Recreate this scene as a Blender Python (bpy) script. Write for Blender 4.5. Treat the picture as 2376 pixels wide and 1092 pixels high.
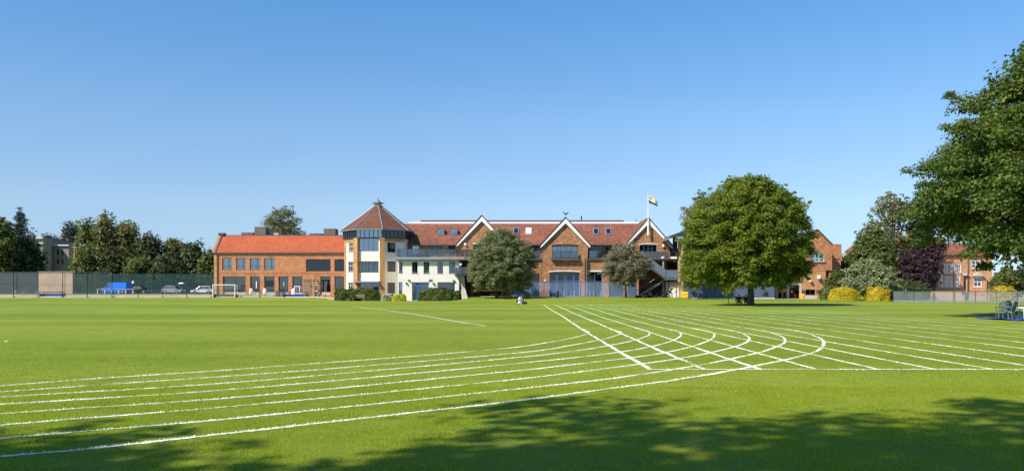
import bpy, math, random
import numpy as np
from mathutils import Matrix, Vector
R = math.radians
for o in list(bpy.data.objects):
    bpy.data.objects.remove(o)
sc = bpy.context.scene
COL = sc.collection
F_ = 1865.0; CX = 1188.0; HY = 670.0; CH = 1.7      # measured focal length (px), centre, horizon row, eye height (m)

# ------------------------------------------------------------ camera, sky, sun, exposure
cam = bpy.data.cameras.new('camera'); cam_o = bpy.data.objects.new('camera', cam); COL.objects.link(cam_o)
cam.sensor_width = 36; cam.lens = 36 * F_ / 2376; cam.shift_y = 124 / 2376
cam.clip_start = 0.1; cam.clip_end = 6000
cam_o.location = (0, 0, CH); cam_o.rotation_euler = (R(90), 0, 0)
sc.camera = cam_o
SUN_AZ = 51.0      # degrees left of straight-behind the camera, the direction light comes FROM
SUN_EL = 45.0
to_sun = Vector((-math.sin(R(SUN_AZ)) * math.cos(R(SUN_EL)), -math.cos(R(SUN_AZ)) * math.cos(R(SUN_EL)), math.sin(R(SUN_EL))))
w = bpy.data.worlds.new('World'); sc.world = w; w.use_nodes = True
nt = w.node_tree; bg = nt.nodes['Background']
sky = nt.nodes.new('ShaderNodeTexSky'); sky.sky_type = 'NISHITA'; sky.sun_disc = False
sky.sun_elevation = R(SUN_EL); sky.sun_rotation = math.atan2(to_sun.x, to_sun.y)
sky.air_density = 0.7; sky.dust_density = 0.0; sky.ozone_density = 3.0; sky.altitude = 0
tc = nt.nodes.new('ShaderNodeTexCoord'); sz = nt.nodes.new('ShaderNodeSeparateXYZ'); nt.links.new(tc.outputs['Generated'], sz.inputs[0])
cr = nt.nodes.new('ShaderNodeValToRGB'); ce = cr.color_ramp.elements    # colour balance of the clear air by height above the horizon, same all round
ce[0].position = 0.0; ce[0].color = (.46, .50, .60, 1); ce[1].position = .34; ce[1].color = (.70, 1.12, 1.26, 1)
for p_, c_ in ((.035, (.55, .59, .67, 1)), (.10, (.84, .82, .79, 1)), (.20, (.90, 1.02, 1.0, 1))):
    q_ = ce.new(p_); q_.color = c_
sm = nt.nodes.new('ShaderNodeMix'); sm.data_type = 'RGBA'; sm.blend_type = 'MULTIPLY'; sm.inputs[0].default_value = 1
nt.links.new(sz.outputs[2], cr.inputs[0]); nt.links.new(sky.outputs[0], sm.inputs[6]); nt.links.new(cr.outputs[0], sm.inputs[7])
nt.links.new(sm.outputs[2], bg.inputs[0]); bg.inputs[1].default_value = 0.13
sl = bpy.data.lights.new('sun', 'SUN'); sl.energy = 5.0; sl.angle = R(0.53); sl.color = (1.0, 0.94, 0.84)
so = bpy.data.objects.new('sun', sl); COL.objects.link(so); so.rotation_euler = to_sun.to_track_quat('Z', 'Y').to_euler()
sc.view_settings.view_transform = 'Standard'; sc.view_settings.look = 'None'
sc.view_settings.exposure = 0.42; sc.view_settings.gamma = 1; sc.view_settings.use_curve_mapping = False
sc.cycles.max_bounces = 7; sc.cycles.transparent_max_bounces = 16

# ------------------------------------------------------------ small helpers
def X(px, Y): return (px - CX) / F_ * Y
def Z(py, Y): return CH + (HY - py) / F_ * Y
def gnd(px, py): Y = F_ * CH / (py - HY); return (X(px, Y), Y)
def sstep(a, b, v):
    t = np.clip((np.asarray(v, float) - a) / (b - a), 0, 1); return t * t * (3 - 2 * t)
AX = [-200, -29, -26.5, -8.2, -5.8, 23.5, 26, 45, 55, 200]
AZ = [.42, .42, 0, 0, .5, .5, .32, .22, .02, .02]
def gz(x, y):
    """height of the ground: flat field, low bank along the buildings, car park a little higher"""
    x = np.asarray(x, float); y = np.asarray(y, float)
    z = sstep(97, 115, y) * np.interp(x, AX, AZ)
    z = z + sstep(123, 131, y) * .33 * (1 - sstep(-50, -45, x))
    return z + 0.02 * np.sin(x * .13 + 1) * np.sin(y * .11) * sstep(20, 40, y)
def g0(x, y): return float(gz(x, y))

def tag(o, label=None, cat=None, group=None, kind=None):
    if label: o['label'] = label
    if cat: o['category'] = cat
    if group: o['group'] = group
    if kind: o['kind'] = kind
    return o
def thing(name, label, cat, loc=(0, 0, 0), rz=0, group=None):
    o = bpy.data.objects.new(name, None); COL.objects.link(o); o.empty_display_size = .3
    o.location = loc; o.rotation_euler = (0, 0, rz)
    return tag(o, label, cat, group)
def root_of(p):
    while p.parent: p = p.parent
    return p
class MB:
    """collects polygons; build() links them as one mesh object"""
    def __init__(s, M=None): s.v = []; s.f = []; s.M = M; s.mi = []; s.cur = 0
    def add(s, vs, fs):
        b = len(s.v)
        for p in vs:
            s.v.append(tuple(s.M @ Vector(p)) if s.M is not None else tuple(p))
        for f in fs: s.f.append(tuple(i + b for i in f)); s.mi.append(s.cur)
        return s
    def box(s, x0, x1, y0, y1, z0, z1):
        return s.add([(x0, y0, z0), (x1, y0, z0), (x1, y1, z0), (x0, y1, z0), (x0, y0, z1), (x1, y0, z1), (x1, y1, z1), (x0, y1, z1)],
                     [(0, 3, 2, 1), (4, 5, 6, 7), (0, 1, 5, 4), (1, 2, 6, 5), (2, 3, 7, 6), (3, 0, 4, 7)])
    def quad(s, a, b, c, d): return s.add([a, b, c, d], [(0, 1, 2, 3)])
    def prism(s, poly, y0, y1):
        """poly in (x,z), extruded along y"""
        n = len(poly)
        vs = [(x, y0, z) for x, z in poly] + [(x, y1, z) for x, z in poly]
        return s.add(vs, [tuple(range(n)), tuple(range(2 * n - 1, n - 1, -1))] + [(i + n, (i + 1) % n + n, (i + 1) % n, i) for i in range(n)])
    def slab(s, a, b, c, d, t):
        """thick quad: corners a..d pushed along its normal by -t"""
        a, b, c, d = map(Vector, (a, b, c, d)); n = (b - a).cross(d - a).normalized() * t
        return s.add([a, b, c, d, a - n, b - n, c - n, d - n], [(0, 1, 2, 3), (7, 6, 5, 4), (0, 4, 5, 1), (1, 5, 6, 2), (2, 6, 7, 3), (3, 7, 4, 0)])
    def tube(s, pts, rads, n=6, cap=True):
        pts = [Vector(p) for p in pts]
        if not hasattr(rads, '__len__'): rads = [rads] * len(pts)
        vs = []; fs = []
        for i, p in enumerate(pts):
            t = (pts[min(i + 1, len(pts) - 1)] - pts[max(i - 1, 0)]).normalized()
            a = t.orthogonal().normalized() if abs(t.z) < .9 else Vector((1, 0, 0)).cross(t).normalized()
            if abs(t.z) < .9: a = t.cross(Vector((0, 0, 1))).normalized()
            b = t.cross(a)
            for k in range(n):
                th = 2 * math.pi * k / n
                vs.append(p + (a * math.cos(th) + b * math.sin(th)) * rads[i])
        for i in range(len(pts) - 1):
            for k in range(n):
                fs.append((i * n + k, i * n + (k + 1) % n, (i + 1) * n + (k + 1) % n, (i + 1) * n + k))
        if cap: fs += [tuple(range(n))[::-1], tuple((len(pts) - 1) * n + k for k in range(n))]
        return s.add(vs, fs)
    def lathe(s, prof, c=(0, 0, 0), n=12, a0=0):
        vs = []; fs = []
        for r, z in prof:
            for k in range(n):
                th = 2 * math.pi * k / n + a0; vs.append((c[0] + r * math.cos(th), c[1] + r * math.sin(th), c[2] + z))
        for i in range(len(prof) - 1):
            for k in range(n): fs.append((i * n + k, i * n + (k + 1) % n, (i + 1) * n + (k + 1) % n, (i + 1) * n + k))
        fs += [tuple(range(n))[::-1], tuple((len(prof) - 1) * n + k for k in range(n))]
        return s.add(vs, fs)
    def build(s, name, mat, parent=None, smooth=False, world=True):
        me = bpy.data.meshes.new(name)
        v = s.v
        if parent is not None and world:
            L = root_of(parent).location; v = [(p[0] - L[0], p[1] - L[1], p[2] - L[2]) for p in s.v]
        me.from_pydata(v, [], s.f)
        for m in (mat if isinstance(mat, (list, tuple)) else [mat]): me.materials.append(m)
        if any(s.mi): me.polygons.foreach_set('material_index', s.mi)
        if smooth: me.polygons.foreach_set('use_smooth', [True] * len(me.polygons))
        me.validate()
        o = bpy.data.objects.new(name, me); COL.objects.link(o)
        if parent is not None: o.parent = parent
        return o
def np_mesh(name, V, Fc, mats, parent=None, mi=None, smooth=False):
    """V (n,3) float, Fc (m,k) int"""
    me = bpy.data.meshes.new(name); n = len(V); m, k = Fc.shape
    me.vertices.add(n); me.vertices.foreach_set('co', np.asarray(V, np.float32).ravel())
    me.loops.add(m * k); me.loops.foreach_set('vertex_index', Fc.astype(np.int32).ravel())
    me.polygons.add(m); me.polygons.foreach_set('loop_start', np.arange(0, m * k, k, dtype=np.int32))
    for q in (mats if isinstance(mats, (list, tuple)) else [mats]): me.materials.append(q)
    if mi is not None: me.polygons.foreach_set('material_index', np.asarray(mi, np.int32))
    if smooth: me.polygons.foreach_set('use_smooth', np.ones(m, bool))
    me.update(); me.validate()
    o = bpy.data.objects.new(name, me); COL.objects.link(o)
    if parent is not None: o.parent = parent
    return o
def children(o): return [c for c in bpy.data.objects if c.parent == o]
def copy_tree(o, parent=None, kids=None):
    if kids is None:
        kids = {}
        for c in bpy.data.objects:
            if c.parent: kids.setdefault(c.parent.name, []).append(c)
    c = o.copy(); COL.objects.link(c); c.parent = parent
    for ch in kids.get(o.name, []): copy_tree(ch, c, kids)
    return c
def place(o, loc, rz=0, label=None, sc_=None):
    o.location = loc; o.rotation_euler = (0, 0, rz)
    if label: o['label'] = label
    if sc_: o.scale = (sc_,) * 3
    return o

# ------------------------------------------------------------ materials
def nodes(name):
    m = bpy.data.materials.new(name); m.use_nodes = True; t = m.node_tree; t.nodes.clear()
    out = t.nodes.new('ShaderNodeOutputMaterial'); p = t.nodes.new('ShaderNodeBsdfPrincipled')
    t.links.new(p.outputs[0], out.inputs[0]); return m, t, p, out
def N(t, kind, **kw):
    n = t.nodes.new(kind)
    for k, v in kw.items():
        if k in n.inputs: n.inputs[k].default_value = v
        else: setattr(n, k, v)
    return n
def ramp(t, fac, stops):
    r = t.nodes.new('ShaderNodeValToRGB'); e = r.color_ramp.elements
    while len(e) > 1: e.remove(e[-1])
    e[0].position = stops[0][0]; e[0].color = (*stops[0][1], 1)
    for p, c in stops[1:]:
        q = e.new(p); q.color = (*c, 1)
    t.links.new(fac, r.inputs[0]); return r
def mixc(t, fac, a, b, mode='MIX'):
    m = t.nodes.new('ShaderNodeMix'); m.data_type = 'RGBA'; m.blend_type = mode
    for sock, v in ((0, fac), (6, a), (7, b)):
        if hasattr(v, 'is_linked') or hasattr(v, 'links'): t.links.new(v, m.inputs[sock])
        elif sock == 0: m.inputs[0].default_value = v
        else: m.inputs[sock].default_value = (*v, 1)
    return m.outputs[2]
def pos(t, scale=(1, 1, 1)):
    g = t.nodes.new('ShaderNodeNewGeometry'); mp = t.nodes.new('ShaderNodeMapping'); mp.inputs[3].default_value = scale
    t.links.new(g.outputs['Position'], mp.inputs[0]); return mp.outputs[0]
def bump(t, p, h, strength=.3, dist=.02):
    b = t.nodes.new('ShaderNodeBump'); b.inputs['Strength'].default_value = strength; b.inputs['Distance'].default_value = dist
    t.links.new(h, b.inputs['Height']); t.links.new(b.outputs[0], p.inputs['Normal'])
def plain(name, c, rough=.6, metal=0, var=.18, scale=2.5, spec=.4, streak=False):
    m, t, p, o = nodes(name)
    n = N(t, 'ShaderNodeTexNoise', Scale=scale, Detail=5.0, Roughness=.65); t.links.new(pos(t, (1, 1, .35) if streak else (1, 1, 1)), n.inputs[0])
    r = ramp(t, n.outputs[0], [(.3, tuple(x * (1 - var) for x in c)), (.7, tuple(min(1, x * (1 + var)) for x in c))])
    t.links.new(r.outputs[0], p.inputs['Base Color'])
    p.inputs['Roughness'].default_value = rough; p.inputs['Metallic'].default_value = metal; p.inputs['Specular IOR Level'].default_value = spec
    return m
def brick(name, c1, c2, mortar, scale=1.0):
    m, t, p, o = nodes(name)
    g = t.nodes.new('ShaderNodeNewGeometry'); sx = t.nodes.new('ShaderNodeSeparateXYZ'); t.links.new(g.outputs['Position'], sx.inputs[0])
    ad = N(t, 'ShaderNodeMath', operation='ADD'); t.links.new(sx.outputs[0], ad.inputs[0]); t.links.new(sx.outputs[1], ad.inputs[1])
    cb = t.nodes.new('ShaderNodeCombineXYZ'); t.links.new(ad.outputs[0], cb.inputs[0]); t.links.new(sx.outputs[2], cb.inputs[1])
    b = t.nodes.new('ShaderNodeTexBrick'); t.links.new(cb.outputs[0], b.inputs[0])
    b.inputs['Color1'].default_value = (*c1, 1); b.inputs['Color2'].default_value = (*c2, 1); b.inputs['Mortar'].default_value = (*mortar, 1)
    b.inputs['Scale'].default_value = 1; b.inputs['Brick Width'].default_value = .235 * scale; b.inputs['Row Height'].default_value = .08 * scale
    b.inputs['Mortar Size'].default_value = .008 * scale; b.inputs['Bias'].default_value = -.1
    n = N(t, 'ShaderNodeTexNoise', Scale=.9, Detail=6.0, Roughness=.7); t.links.new(g.outputs['Position'], n.inputs[0])
    n2 = N(t, 'ShaderNodeTexNoise', Scale=5.5, Detail=3.0, Roughness=.6); t.links.new(g.outputs['Position'], n2.inputs[0])
    r = ramp(t, n.outputs[0], [(.3, (.72, .72, .72)), (.7, (1.22, 1.18, 1.12))])
    r2 = ramp(t, n2.outputs[0], [(.32, (.5, .48, .48)), (.5, (1, 1, 1)), (.68, (1.5, 1.45, 1.35))])
    a = mixc(t, 1.0, b.outputs[0], r.outputs[0], 'MULTIPLY'); a = mixc(t, .8, a, r2.outputs[0], 'MULTIPLY')
    t.links.new(a, p.inputs['Base Color']); p.inputs['Roughness'].default_value = .9; p.inputs['Specular IOR Level'].default_value = .2
    bump(t, p, b.outputs['Fac'], .4, .01); return m
def tiles(name, c1, c2, stain=.5, row=.28):
    m, t, p, o = nodes(name)
    g = t.nodes.new('ShaderNodeNewGeometry'); sx = t.nodes.new('ShaderNodeSeparateXYZ'); t.links.new(g.outputs['Position'], sx.inputs[0])
    cb = t.nodes.new('ShaderNodeCombineXYZ'); t.links.new(sx.outputs[0], cb.inputs[0]); t.links.new(sx.outputs[2], cb.inputs[1])
    b = t.nodes.new('ShaderNodeTexBrick'); t.links.new(cb.outputs[0], b.inputs[0]); b.inputs['Scale'].default_value = 1
    b.inputs['Color1'].default_value = (*c1, 1); b.inputs['Color2'].default_value = (*c2, 1); b.inputs['Mortar'].default_value = (*[x * .45 for x in c1], 1)
    b.inputs['Brick Width'].default_value = .2; b.inputs['Row Height'].default_value = row * .5; b.inputs['Mortar Size'].default_value = .012
    mp = t.nodes.new('ShaderNodeMapping'); mp.inputs[3].default_value = (1, 1, .16); t.links.new(g.outputs['Position'], mp.inputs[0])
    n = N(t, 'ShaderNodeTexNoise', Scale=1.6, Detail=6.0, Roughness=.7); t.links.new(mp.outputs[0], n.inputs[0])
    n2 = N(t, 'ShaderNodeTexNoise', Scale=.25, Detail=3.0); t.links.new(g.outputs['Position'], n2.inputs[0])
    r = ramp(t, n.outputs[0], [(.28, (1 - stain,) * 3), (.6, (1.1, 1.05, 1))])
    r2 = ramp(t, n2.outputs[0], [(.3, (1 - stain * .4,) * 3), (.7, (1.1, 1.1, 1.1))])
    a = mixc(t, 1.0, b.outputs[0], r.outputs[0], 'MULTIPLY'); a = mixc(t, 1.0, a, r2.outputs[0], 'MULTIPLY')
    t.links.new(a, p.inputs['Base Color']); p.inputs['Roughness'].default_value = .8; p.inputs['Specular IOR Level'].default_value = .25
    bump(t, p, b.outputs['Fac'], .5, .02); return m
def glass(name, tint, refl=.25, rough=.03, clear=.8):
    """thin pane: part clear, part mirror of the sky"""
    m, t, p, o = nodes(name); t.nodes.remove(p)
    tr = t.nodes.new('ShaderNodeBsdfTransparent'); tr.inputs[0].default_value = (*[clear * x for x in tint], 1)
    gl = t.nodes.new('ShaderNodeBsdfGlossy'); gl.inputs['Roughness'].default_value = rough; gl.inputs[0].default_value = (.9, .95, 1, 1)
    n = N(t, 'ShaderNodeTexNoise', Scale=.7, Detail=2.0); t.links.new(pos(t), n.inputs[0])
    b = t.nodes.new('ShaderNodeBump'); b.inputs['Strength'].default_value = .12; b.inputs['Distance'].default_value = .05
    t.links.new(n.outputs[0], b.inputs['Height']); t.links.new(b.outputs[0], gl.inputs['Normal'])
    lw = N(t, 'ShaderNodeLayerWeight', Blend=.25)
    mr = t.nodes.new('ShaderNodeMapRange'); mr.inputs['To Min'].default_value = refl; mr.inputs['To Max'].default_value = 1
    t.links.new(lw.outputs['Fresnel'], mr.inputs[0])
    mx = t.nodes.new('ShaderNodeMixShader'); t.links.new(mr.outputs[0], mx.inputs[0]); t.links.new(tr.outputs[0], mx.inputs[1]); t.links.new(gl.outputs[0], mx.inputs[2])
    t.links.new(mx.outputs[0], o.inputs[0]); return m
def netting(name, c, cover):
    """woven net: thread colour over open holes, finer than a pixel"""
    m, t, p, o = nodes(name); p.inputs['Base Color'].default_value = (*c, 1); p.inputs['Roughness'].default_value = .9
    tr = t.nodes.new('ShaderNodeBsdfTransparent'); mx = t.nodes.new('ShaderNodeMixShader')
    n = N(t, 'ShaderNodeTexNoise', Scale=.6, Detail=4.0); t.links.new(pos(t), n.inputs[0])
    mr = t.nodes.new('ShaderNodeMapRange'); mr.inputs['From Min'].default_value = .3; mr.inputs['From Max'].default_value = .7
    mr.inputs['To Min'].default_value = cover - .08; mr.inputs['To Max'].default_value = cover + .08; t.links.new(n.outputs[0], mr.inputs[0])
    t.links.new(mr.outputs[0], mx.inputs[0]); t.links.new(tr.outputs[0], mx.inputs[1]); t.links.new(p.outputs[0], mx.inputs[2])
    t.links.new(mx.outputs[0], o.inputs[0]); return m
def leafmat(name, dark, mid, light, trans=.35, patch=.35, tint=None):
    m, t, p, o = nodes(name)
    g = t.nodes.new('ShaderNodeNewGeometry')
    n = N(t, 'ShaderNodeTexNoise', Scale=patch, Detail=2.0); t.links.new(g.outputs['Position'], n.inputs[0])
    ad = N(t, 'ShaderNodeMath', operation='ADD'); t.links.new(g.outputs['Random Per Island'], ad.inputs[0]); t.links.new(n.outputs[0], ad.inputs[1])
    hf = N(t, 'ShaderNodeMath', operation='MULTIPLY'); hf.inputs[1].default_value = .5; t.links.new(ad.outputs[0], hf.inputs[0])
    r = ramp(t, hf.outputs[0], [(.2, dark), (.5, mid), (.8, light)])
    t.links.new(r.outputs[0], p.inputs['Base Color']); p.inputs['Roughness'].default_value = .55; p.inputs['Specular IOR Level'].default_value = .3
    tl = t.nodes.new('ShaderNodeBsdfTranslucent'); b = mixc(t, 1.0, r.outputs[0], tint or (1.3, 1.5, .5), 'MULTIPLY'); t.links.new(b, tl.inputs[0])
    mx = t.nodes.new('ShaderNodeMixShader'); mx.inputs[0].default_value = trans
    t.links.new(p.outputs[0], mx.inputs[1]); t.links.new(tl.outputs[0], mx.inputs[2]); t.links.new(mx.outputs[0], o.inputs[0]); return m
def grassmat():
    m, t, p, o = nodes('grass')
    g = t.nodes.new('ShaderNodeNewGeometry')
    def nz(scale, sx=1, sy=1, d=4.0, rgh=.6):
        mp = t.nodes.new('ShaderNodeMapping'); mp.inputs[3].default_value = (sx, sy, 1); t.links.new(g.outputs['Position'], mp.inputs[0])
        n = N(t, 'ShaderNodeTexNoise', Scale=scale, Detail=d, Roughness=rgh); t.links.new(mp.outputs[0], n.inputs[0]); return n.outputs[0]
    base = ramp(t, nz(.09, .55, 1), [(.3, (.15, .20, .014)), (.5, (.20, .255, .02)), (.7, (.25, .295, .032))])
    fine = ramp(t, nz(38, 1, 1, 5.0, .75), [(.3, (.5, .55, .5)), (.5, (1, 1, 1)), (.72, (1.5, 1.4, 1.3))])
    med = ramp(t, nz(2.2, 1, 1, 6.0, .7), [(.3, (.8, .84, .75)), (.7, (1.18, 1.14, 1.2))])
    mow = ramp(t, nz(.05, .12, 2.2, 2.0), [(.38, (.80, .90, .7)), (.62, (1.15, 1.08, 1.3))])
    a = mixc(t, .85, base.outputs[0], fine.outputs[0], 'MULTIPLY'); a = mixc(t, 1.0, a, med.outputs[0], 'MULTIPLY'); a = mixc(t, 1.0, a, mow.outputs[0], 'MULTIPLY')
    dryp = ramp(t, nz(.33, .7, 1.3, 5.0, .7), [(.56, (0, 0, 0)), (.74, (.45, .45, .45))]); a = mixc(t, dryp.outputs[0], a, (.30, .29, .075))
    clv = ramp(t, nz(.7, 1, 1, 4.0, .7), [(.58, (0, 0, 0)), (.70, (.5, .5, .5))]); a = mixc(t, clv.outputs[0], a, (.10, .17, .02))
    spk = ramp(t, nz(70, 1, 1, 2.0, .5), [(.70, (0, 0, 0)), (.78, (1, 1, 1))])
    a = mixc(t, spk.outputs[0], a, (.42, .42, .12))
    t.links.new(a, p.inputs['Base Color']); p.inputs['Roughness'].default_value = .8; p.inputs['Specular IOR Level'].default_value = .15
    bump(t, p, nz(30, 1, 1, 5.0, .8), .8, .03); return m
def linemat():
    m, t, p, o = nodes('line_paint')
    n = N(t, 'ShaderNodeTexNoise', Scale=16.0, Detail=6.0, Roughness=.8); t.links.new(pos(t), n.inputs[0])
    n2 = N(t, 'ShaderNodeTexNoise', Scale=.8, Detail=2.0); t.links.new(pos(t), n2.inputs[0])
    ad = N(t, 'ShaderNodeMath', operation='ADD'); t.links.new(n.outputs[0], ad.inputs[0]); t.links.new(n2.outputs[0], ad.inputs[1])
    r = ramp(t, ad.outputs[0], [(.78, (.26, .33, .1)), (.90, (.66, .70, .45)), (1.0, (.8, .82, .70))])
    t.links.new(r.outputs[0], p.inputs['Base Color']); p.inputs['Roughness'].default_value = .85; return m
M = {}
M['grass'] = grassmat(); M['line'] = linemat()
M['brick_new'] = brick('orange_brick', (.54, .225, .105), (.47, .19, .085), (.46, .27, .16))
M['brick_old'] = brick('brown_brick', (.46, .215, .10), (.27, .11, .055), (.42, .28, .17), 1.6)
M['brick_tan'] = brick('tan_brick', (.52, .27, .115), (.46, .235, .1), (.5, .31, .16))
M['brick_red'] = brick('red_brick', (.46, .20, .09), (.40, .165, .075), (.45, .25, .16))
M['brick_pale'] = brick('pale_orange_brick', (.56, .30, .16), (.5, .26, .14), (.5, .34, .22))
M['tile_orange'] = tiles('orange_tile', (.46, .115, .046), (.41, .10, .042), .2)
M['tile_red'] = tiles('weathered_red_tile', (.31, .122, .08), (.25, .098, .064), .55)
M['tile_brown'] = tiles('brown_tile', (.185, .085, .055), (.145, .068, .046), .3)
M['white'] = plain('white_paint', (.8, .79, .76), .5, var=.06)
M['cream'] = plain('cream_render', (.78, .73, .645), .85, var=.07, scale=1.2, streak=True)
M['stone'] = plain('pale_stone', (.5, .45, .38), .9, var=.15)
M['dark'] = plain('dark_grey_metal', (.045, .048, .052), .45, .3)
M['black'] = plain('black_paint', (.015, .015, .017), .5)
M['grey'] = plain('mid_grey_metal', (.16, .17, .19), .5, .2)
M['stairpanel'] = plain('frosted_blue_grey_panel', (.15, .185, .25), .3, var=.1); M['slate'] = plain('slate_grey', (.085, .08, .085), .7, var=.25)
M['lead'] = plain('lead_grey', (.30, .31, .33), .5, .3)
M['brownbox'] = plain('brown_grey_cladding', (.16, .125, .105), .8)
M['navy'] = plain('blue_grey_cladding', (.055, .068, .112), .45, var=.12, scale=.5)
M['navy2'] = plain('pale_blue_grey_cladding', (.085, .105, .165), .45, var=.1, scale=.5)
M['blue'] = plain('blue_paint', (.05, .2, .56), .4, var=.1)
M['paleblue'] = plain('pale_blue_paint', (.33, .42, .62), .5, var=.1)
M['royal'] = plain('royal_blue_plastic', (.03, .06, .42), .5, var=.2)
M['timber'] = plain('tan_timber', (.58, .35, .16), .8, var=.12)
M['wood'] = plain('grey_wood', (.27, .19, .12), .85, var=.3)
M['bark'] = plain('bark', (.10, .08, .06), .95, var=.4, scale=9)
M['palebark'] = plain('pale_bark', (.22, .19, .155), .95, var=.35, scale=9)
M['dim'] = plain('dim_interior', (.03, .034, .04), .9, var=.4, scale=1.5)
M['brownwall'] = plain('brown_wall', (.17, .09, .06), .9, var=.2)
M['curtain'] = plain('white_curtain', (.72, .73, .74), .9, var=.08)
M['bluecurtain'] = plain('blue_curtain', (.12, .22, .5), .9, var=.3, scale=8)
M['tarmac'] = plain('tarmac', (.10, .095, .09), .95, var=.2)
M['paving'] = plain('pale_paving', (.46, .41, .35), .9, var=.14)
M['kerb'] = plain('concrete_kerb', (.62, .58, .53), .9, var=.12)
M['dry'] = plain('dry_grass', (.40, .33, .16), .95, var=.4, scale=1.2)
M['tanwall'] = plain('tan_render', (.52, .37, .25), .9, var=.14, scale=.6)
M['greywall'] = plain('dull_taupe_render', (.26, .215, .18), .9, var=.2, scale=.8, streak=True)
M['yellow'] = plain('yellow_plastic', (.75, .5, .03), .5)
M['orange'] = plain('orange_hull', (.72, .22, .02), .35)
M['brass'] = plain('dull_verdigris', (.2, .24, .22), .5, .4)
M['green_metal'] = plain('dark_green_metal', (.03, .075, .06), .6)
M['green_plastic'] = plain('grey_green_plastic', (.10, .15, .14), .45)
M['gl'] = glass('window_glass', (.7, .85, 1), .26, clear=.6)
M['gl_win'] = glass('clear_window_glass', (.85, .92, 1), .10, clear=.8)
M['gl_dark'] = glass('dark_window_glass', (.45, .5, .55), .06, clear=.35)
M['gl_teal'] = glass('teal_glass', (.5, .75, .72), .13, clear=.4)
M['gl_rail'] = glass('balustrade_glass', (.62, .68, .8), .16, .12, clear=.75)
M['screen'] = netting('pale_blue_netting', (.20, .32, .50), .40)
M['net_green'] = netting('green_windbreak_netting', (.02, .06, .056), .66)
M['net_grey'] = netting('grey_windbreak_netting', (.14, .16, .16), .5)
M['net_fine'] = netting('fine_wire_mesh', (.09, .12, .12), .17)
M['net_right'] = netting('grey_blue_court_netting', (.24, .27, .28), .5)
M['goal_net'] = netting('goal_net', (.35, .38, .4), .16)
M['skin'] = plain('skin', (.5, .3, .21), .6, var=.05); M['hair'] = plain('dark_hair', (.03, .02, .015), .7)
M['cloth_black'] = plain('black_cloth', (.02, .02, .024), .9); M['cloth_white'] = plain('white_cloth', (.75, .74, .7), .9)
M['cloth_pink'] = plain('dusty_pink_cloth', (.42, .22, .2), .9); M['cloth_navy'] = plain('navy_cloth', (.03, .04, .1), .9)
# foliage
M['lf_lime'] = leafmat('lime_leaves', (.07, .105, .012), (.145, .19, .018), (.28, .31, .04), .42)
M['lf_grey'] = leafmat('grey_green_leaves', (.095, .115, .042), (.19, .21, .09), (.33, .34, .17), .32, tint=(1.1, 1.2, .7))
M['lf_dusty'] = leafmat('dusty_grey_brown_leaves', (.12, .11, .06), (.215, .195, .115), (.32, .285, .175), .3, tint=(1.1, 1.1, .7))
M['lf_dark'] = leafmat('dark_leaves', (.028, .042, .012), (.05, .07, .018), (.09, .115, .03), .2)
M['lf_pine'] = leafmat('blue_green_needles', (.02, .035, .026), (.04, .06, .045), (.075, .095, .07), .1)
M['lf_mid'] = leafmat('mid_green_leaves', (.055, .075, .018), (.11, .135, .032), (.21, .23, .06), .35)
M['lf_olive'] = leafmat('olive_brown_leaves', (.085, .085, .028), (.165, .155, .052), (.26, .24, .085), .38)
M['lf_maple'] = leafmat('maple_leaves', (.035, .066, .016), (.085, .13, .024), (.2, .235, .03), .4, patch=.22)
M['lf_purple'] = leafmat('purple_leaves', (.028, .014, .018), (.05, .025, .03), (.085, .045, .05), .2, tint=(1.3, .8, .8))
M['lf_silver'] = leafmat('silver_olive_leaves', (.12, .155, .065), (.20, .24, .11), (.32, .35, .18), .2)
M['lf_hedge'] = leafmat('hedge_leaves', (.045, .07, .016), (.09, .125, .024), (.17, .195, .036), .3)
M['lf_yellow'] = leafmat('golden_leaves', (.14, .15, .018), (.58, .42, .02), (.78, .6, .04), .35, patch=.9)
M['lf_lemon'] = leafmat('yellow_green_leaves', (.3, .3, .02), (.5, .47, .03), (.7, .62, .06), .35)
M['lf_flower'] = leafmat('cream_flower_heads', (.12, .17, .05), (.3, .33, .12), (.85, .82, .7), .25, patch=1.5, tint=(1, 1, .8))
# ------------------------------------------------------------ ground
def axis(lst):
    out = []
    for a, b, s in lst: out += list(np.arange(a, b, s))
    out.append(lst[-1][1]); return np.array(out, float)
def sheet(name, xs, ys, dz, mat, kind='structure'):
    XX, YY = np.meshgrid(xs, ys); ZZ = gz(XX, YY) + dz
    V = np.stack([XX.ravel(), YY.ravel(), ZZ.ravel()], 1); nx = len(xs); ny = len(ys)
    i, j = np.meshgrid(np.arange(nx - 1), np.arange(ny - 1)); a = (j * nx + i).ravel()
    o = np_mesh(name, V, np.stack([a, a + 1, a + nx + 1, a + nx], 1), mat, smooth=True); o['kind'] = kind; return o
gx = axis([(-2500, -150, 235), (-150, -75, 5), (-75, 75, 1.5), (75, 150, 5), (150, 2500, 235)])
gy = axis([(-300, -20, 40), (-20, 90, 5), (90, 136, 1), (136, 250, 6), (250, 2500, 225)])
sheet('lawn', gx, gy, 0, M['grass'])
def st(a, b, s=1.0): return np.linspace(a, b, max(2, int(abs(b - a) / s) + 1))
sheet('dry_grass_bank', st(-95, -31), st(122.8, 134), .035, M['dry'])
sheet('car_park', st(-130, -40, 3), st(134, 171, 2), .03, M['tarmac'])
sheet('terrace_paving', st(-40.5, -26.5), st(124, 130), .035, M['paving'])
sheet('forecourt_paving', st(-8, 24), st(117.6, 127), .035, M['paving'])
sheet('hall_forecourt', st(24, 45.5), st(113.6, 121), .04, M['paving'])
sheet('garden_path', st(56, 110, 3), st(108, 138, 2), .035, M['tanwall'])
k = MB(); xs = st(-90, -22, 1.5)
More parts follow.
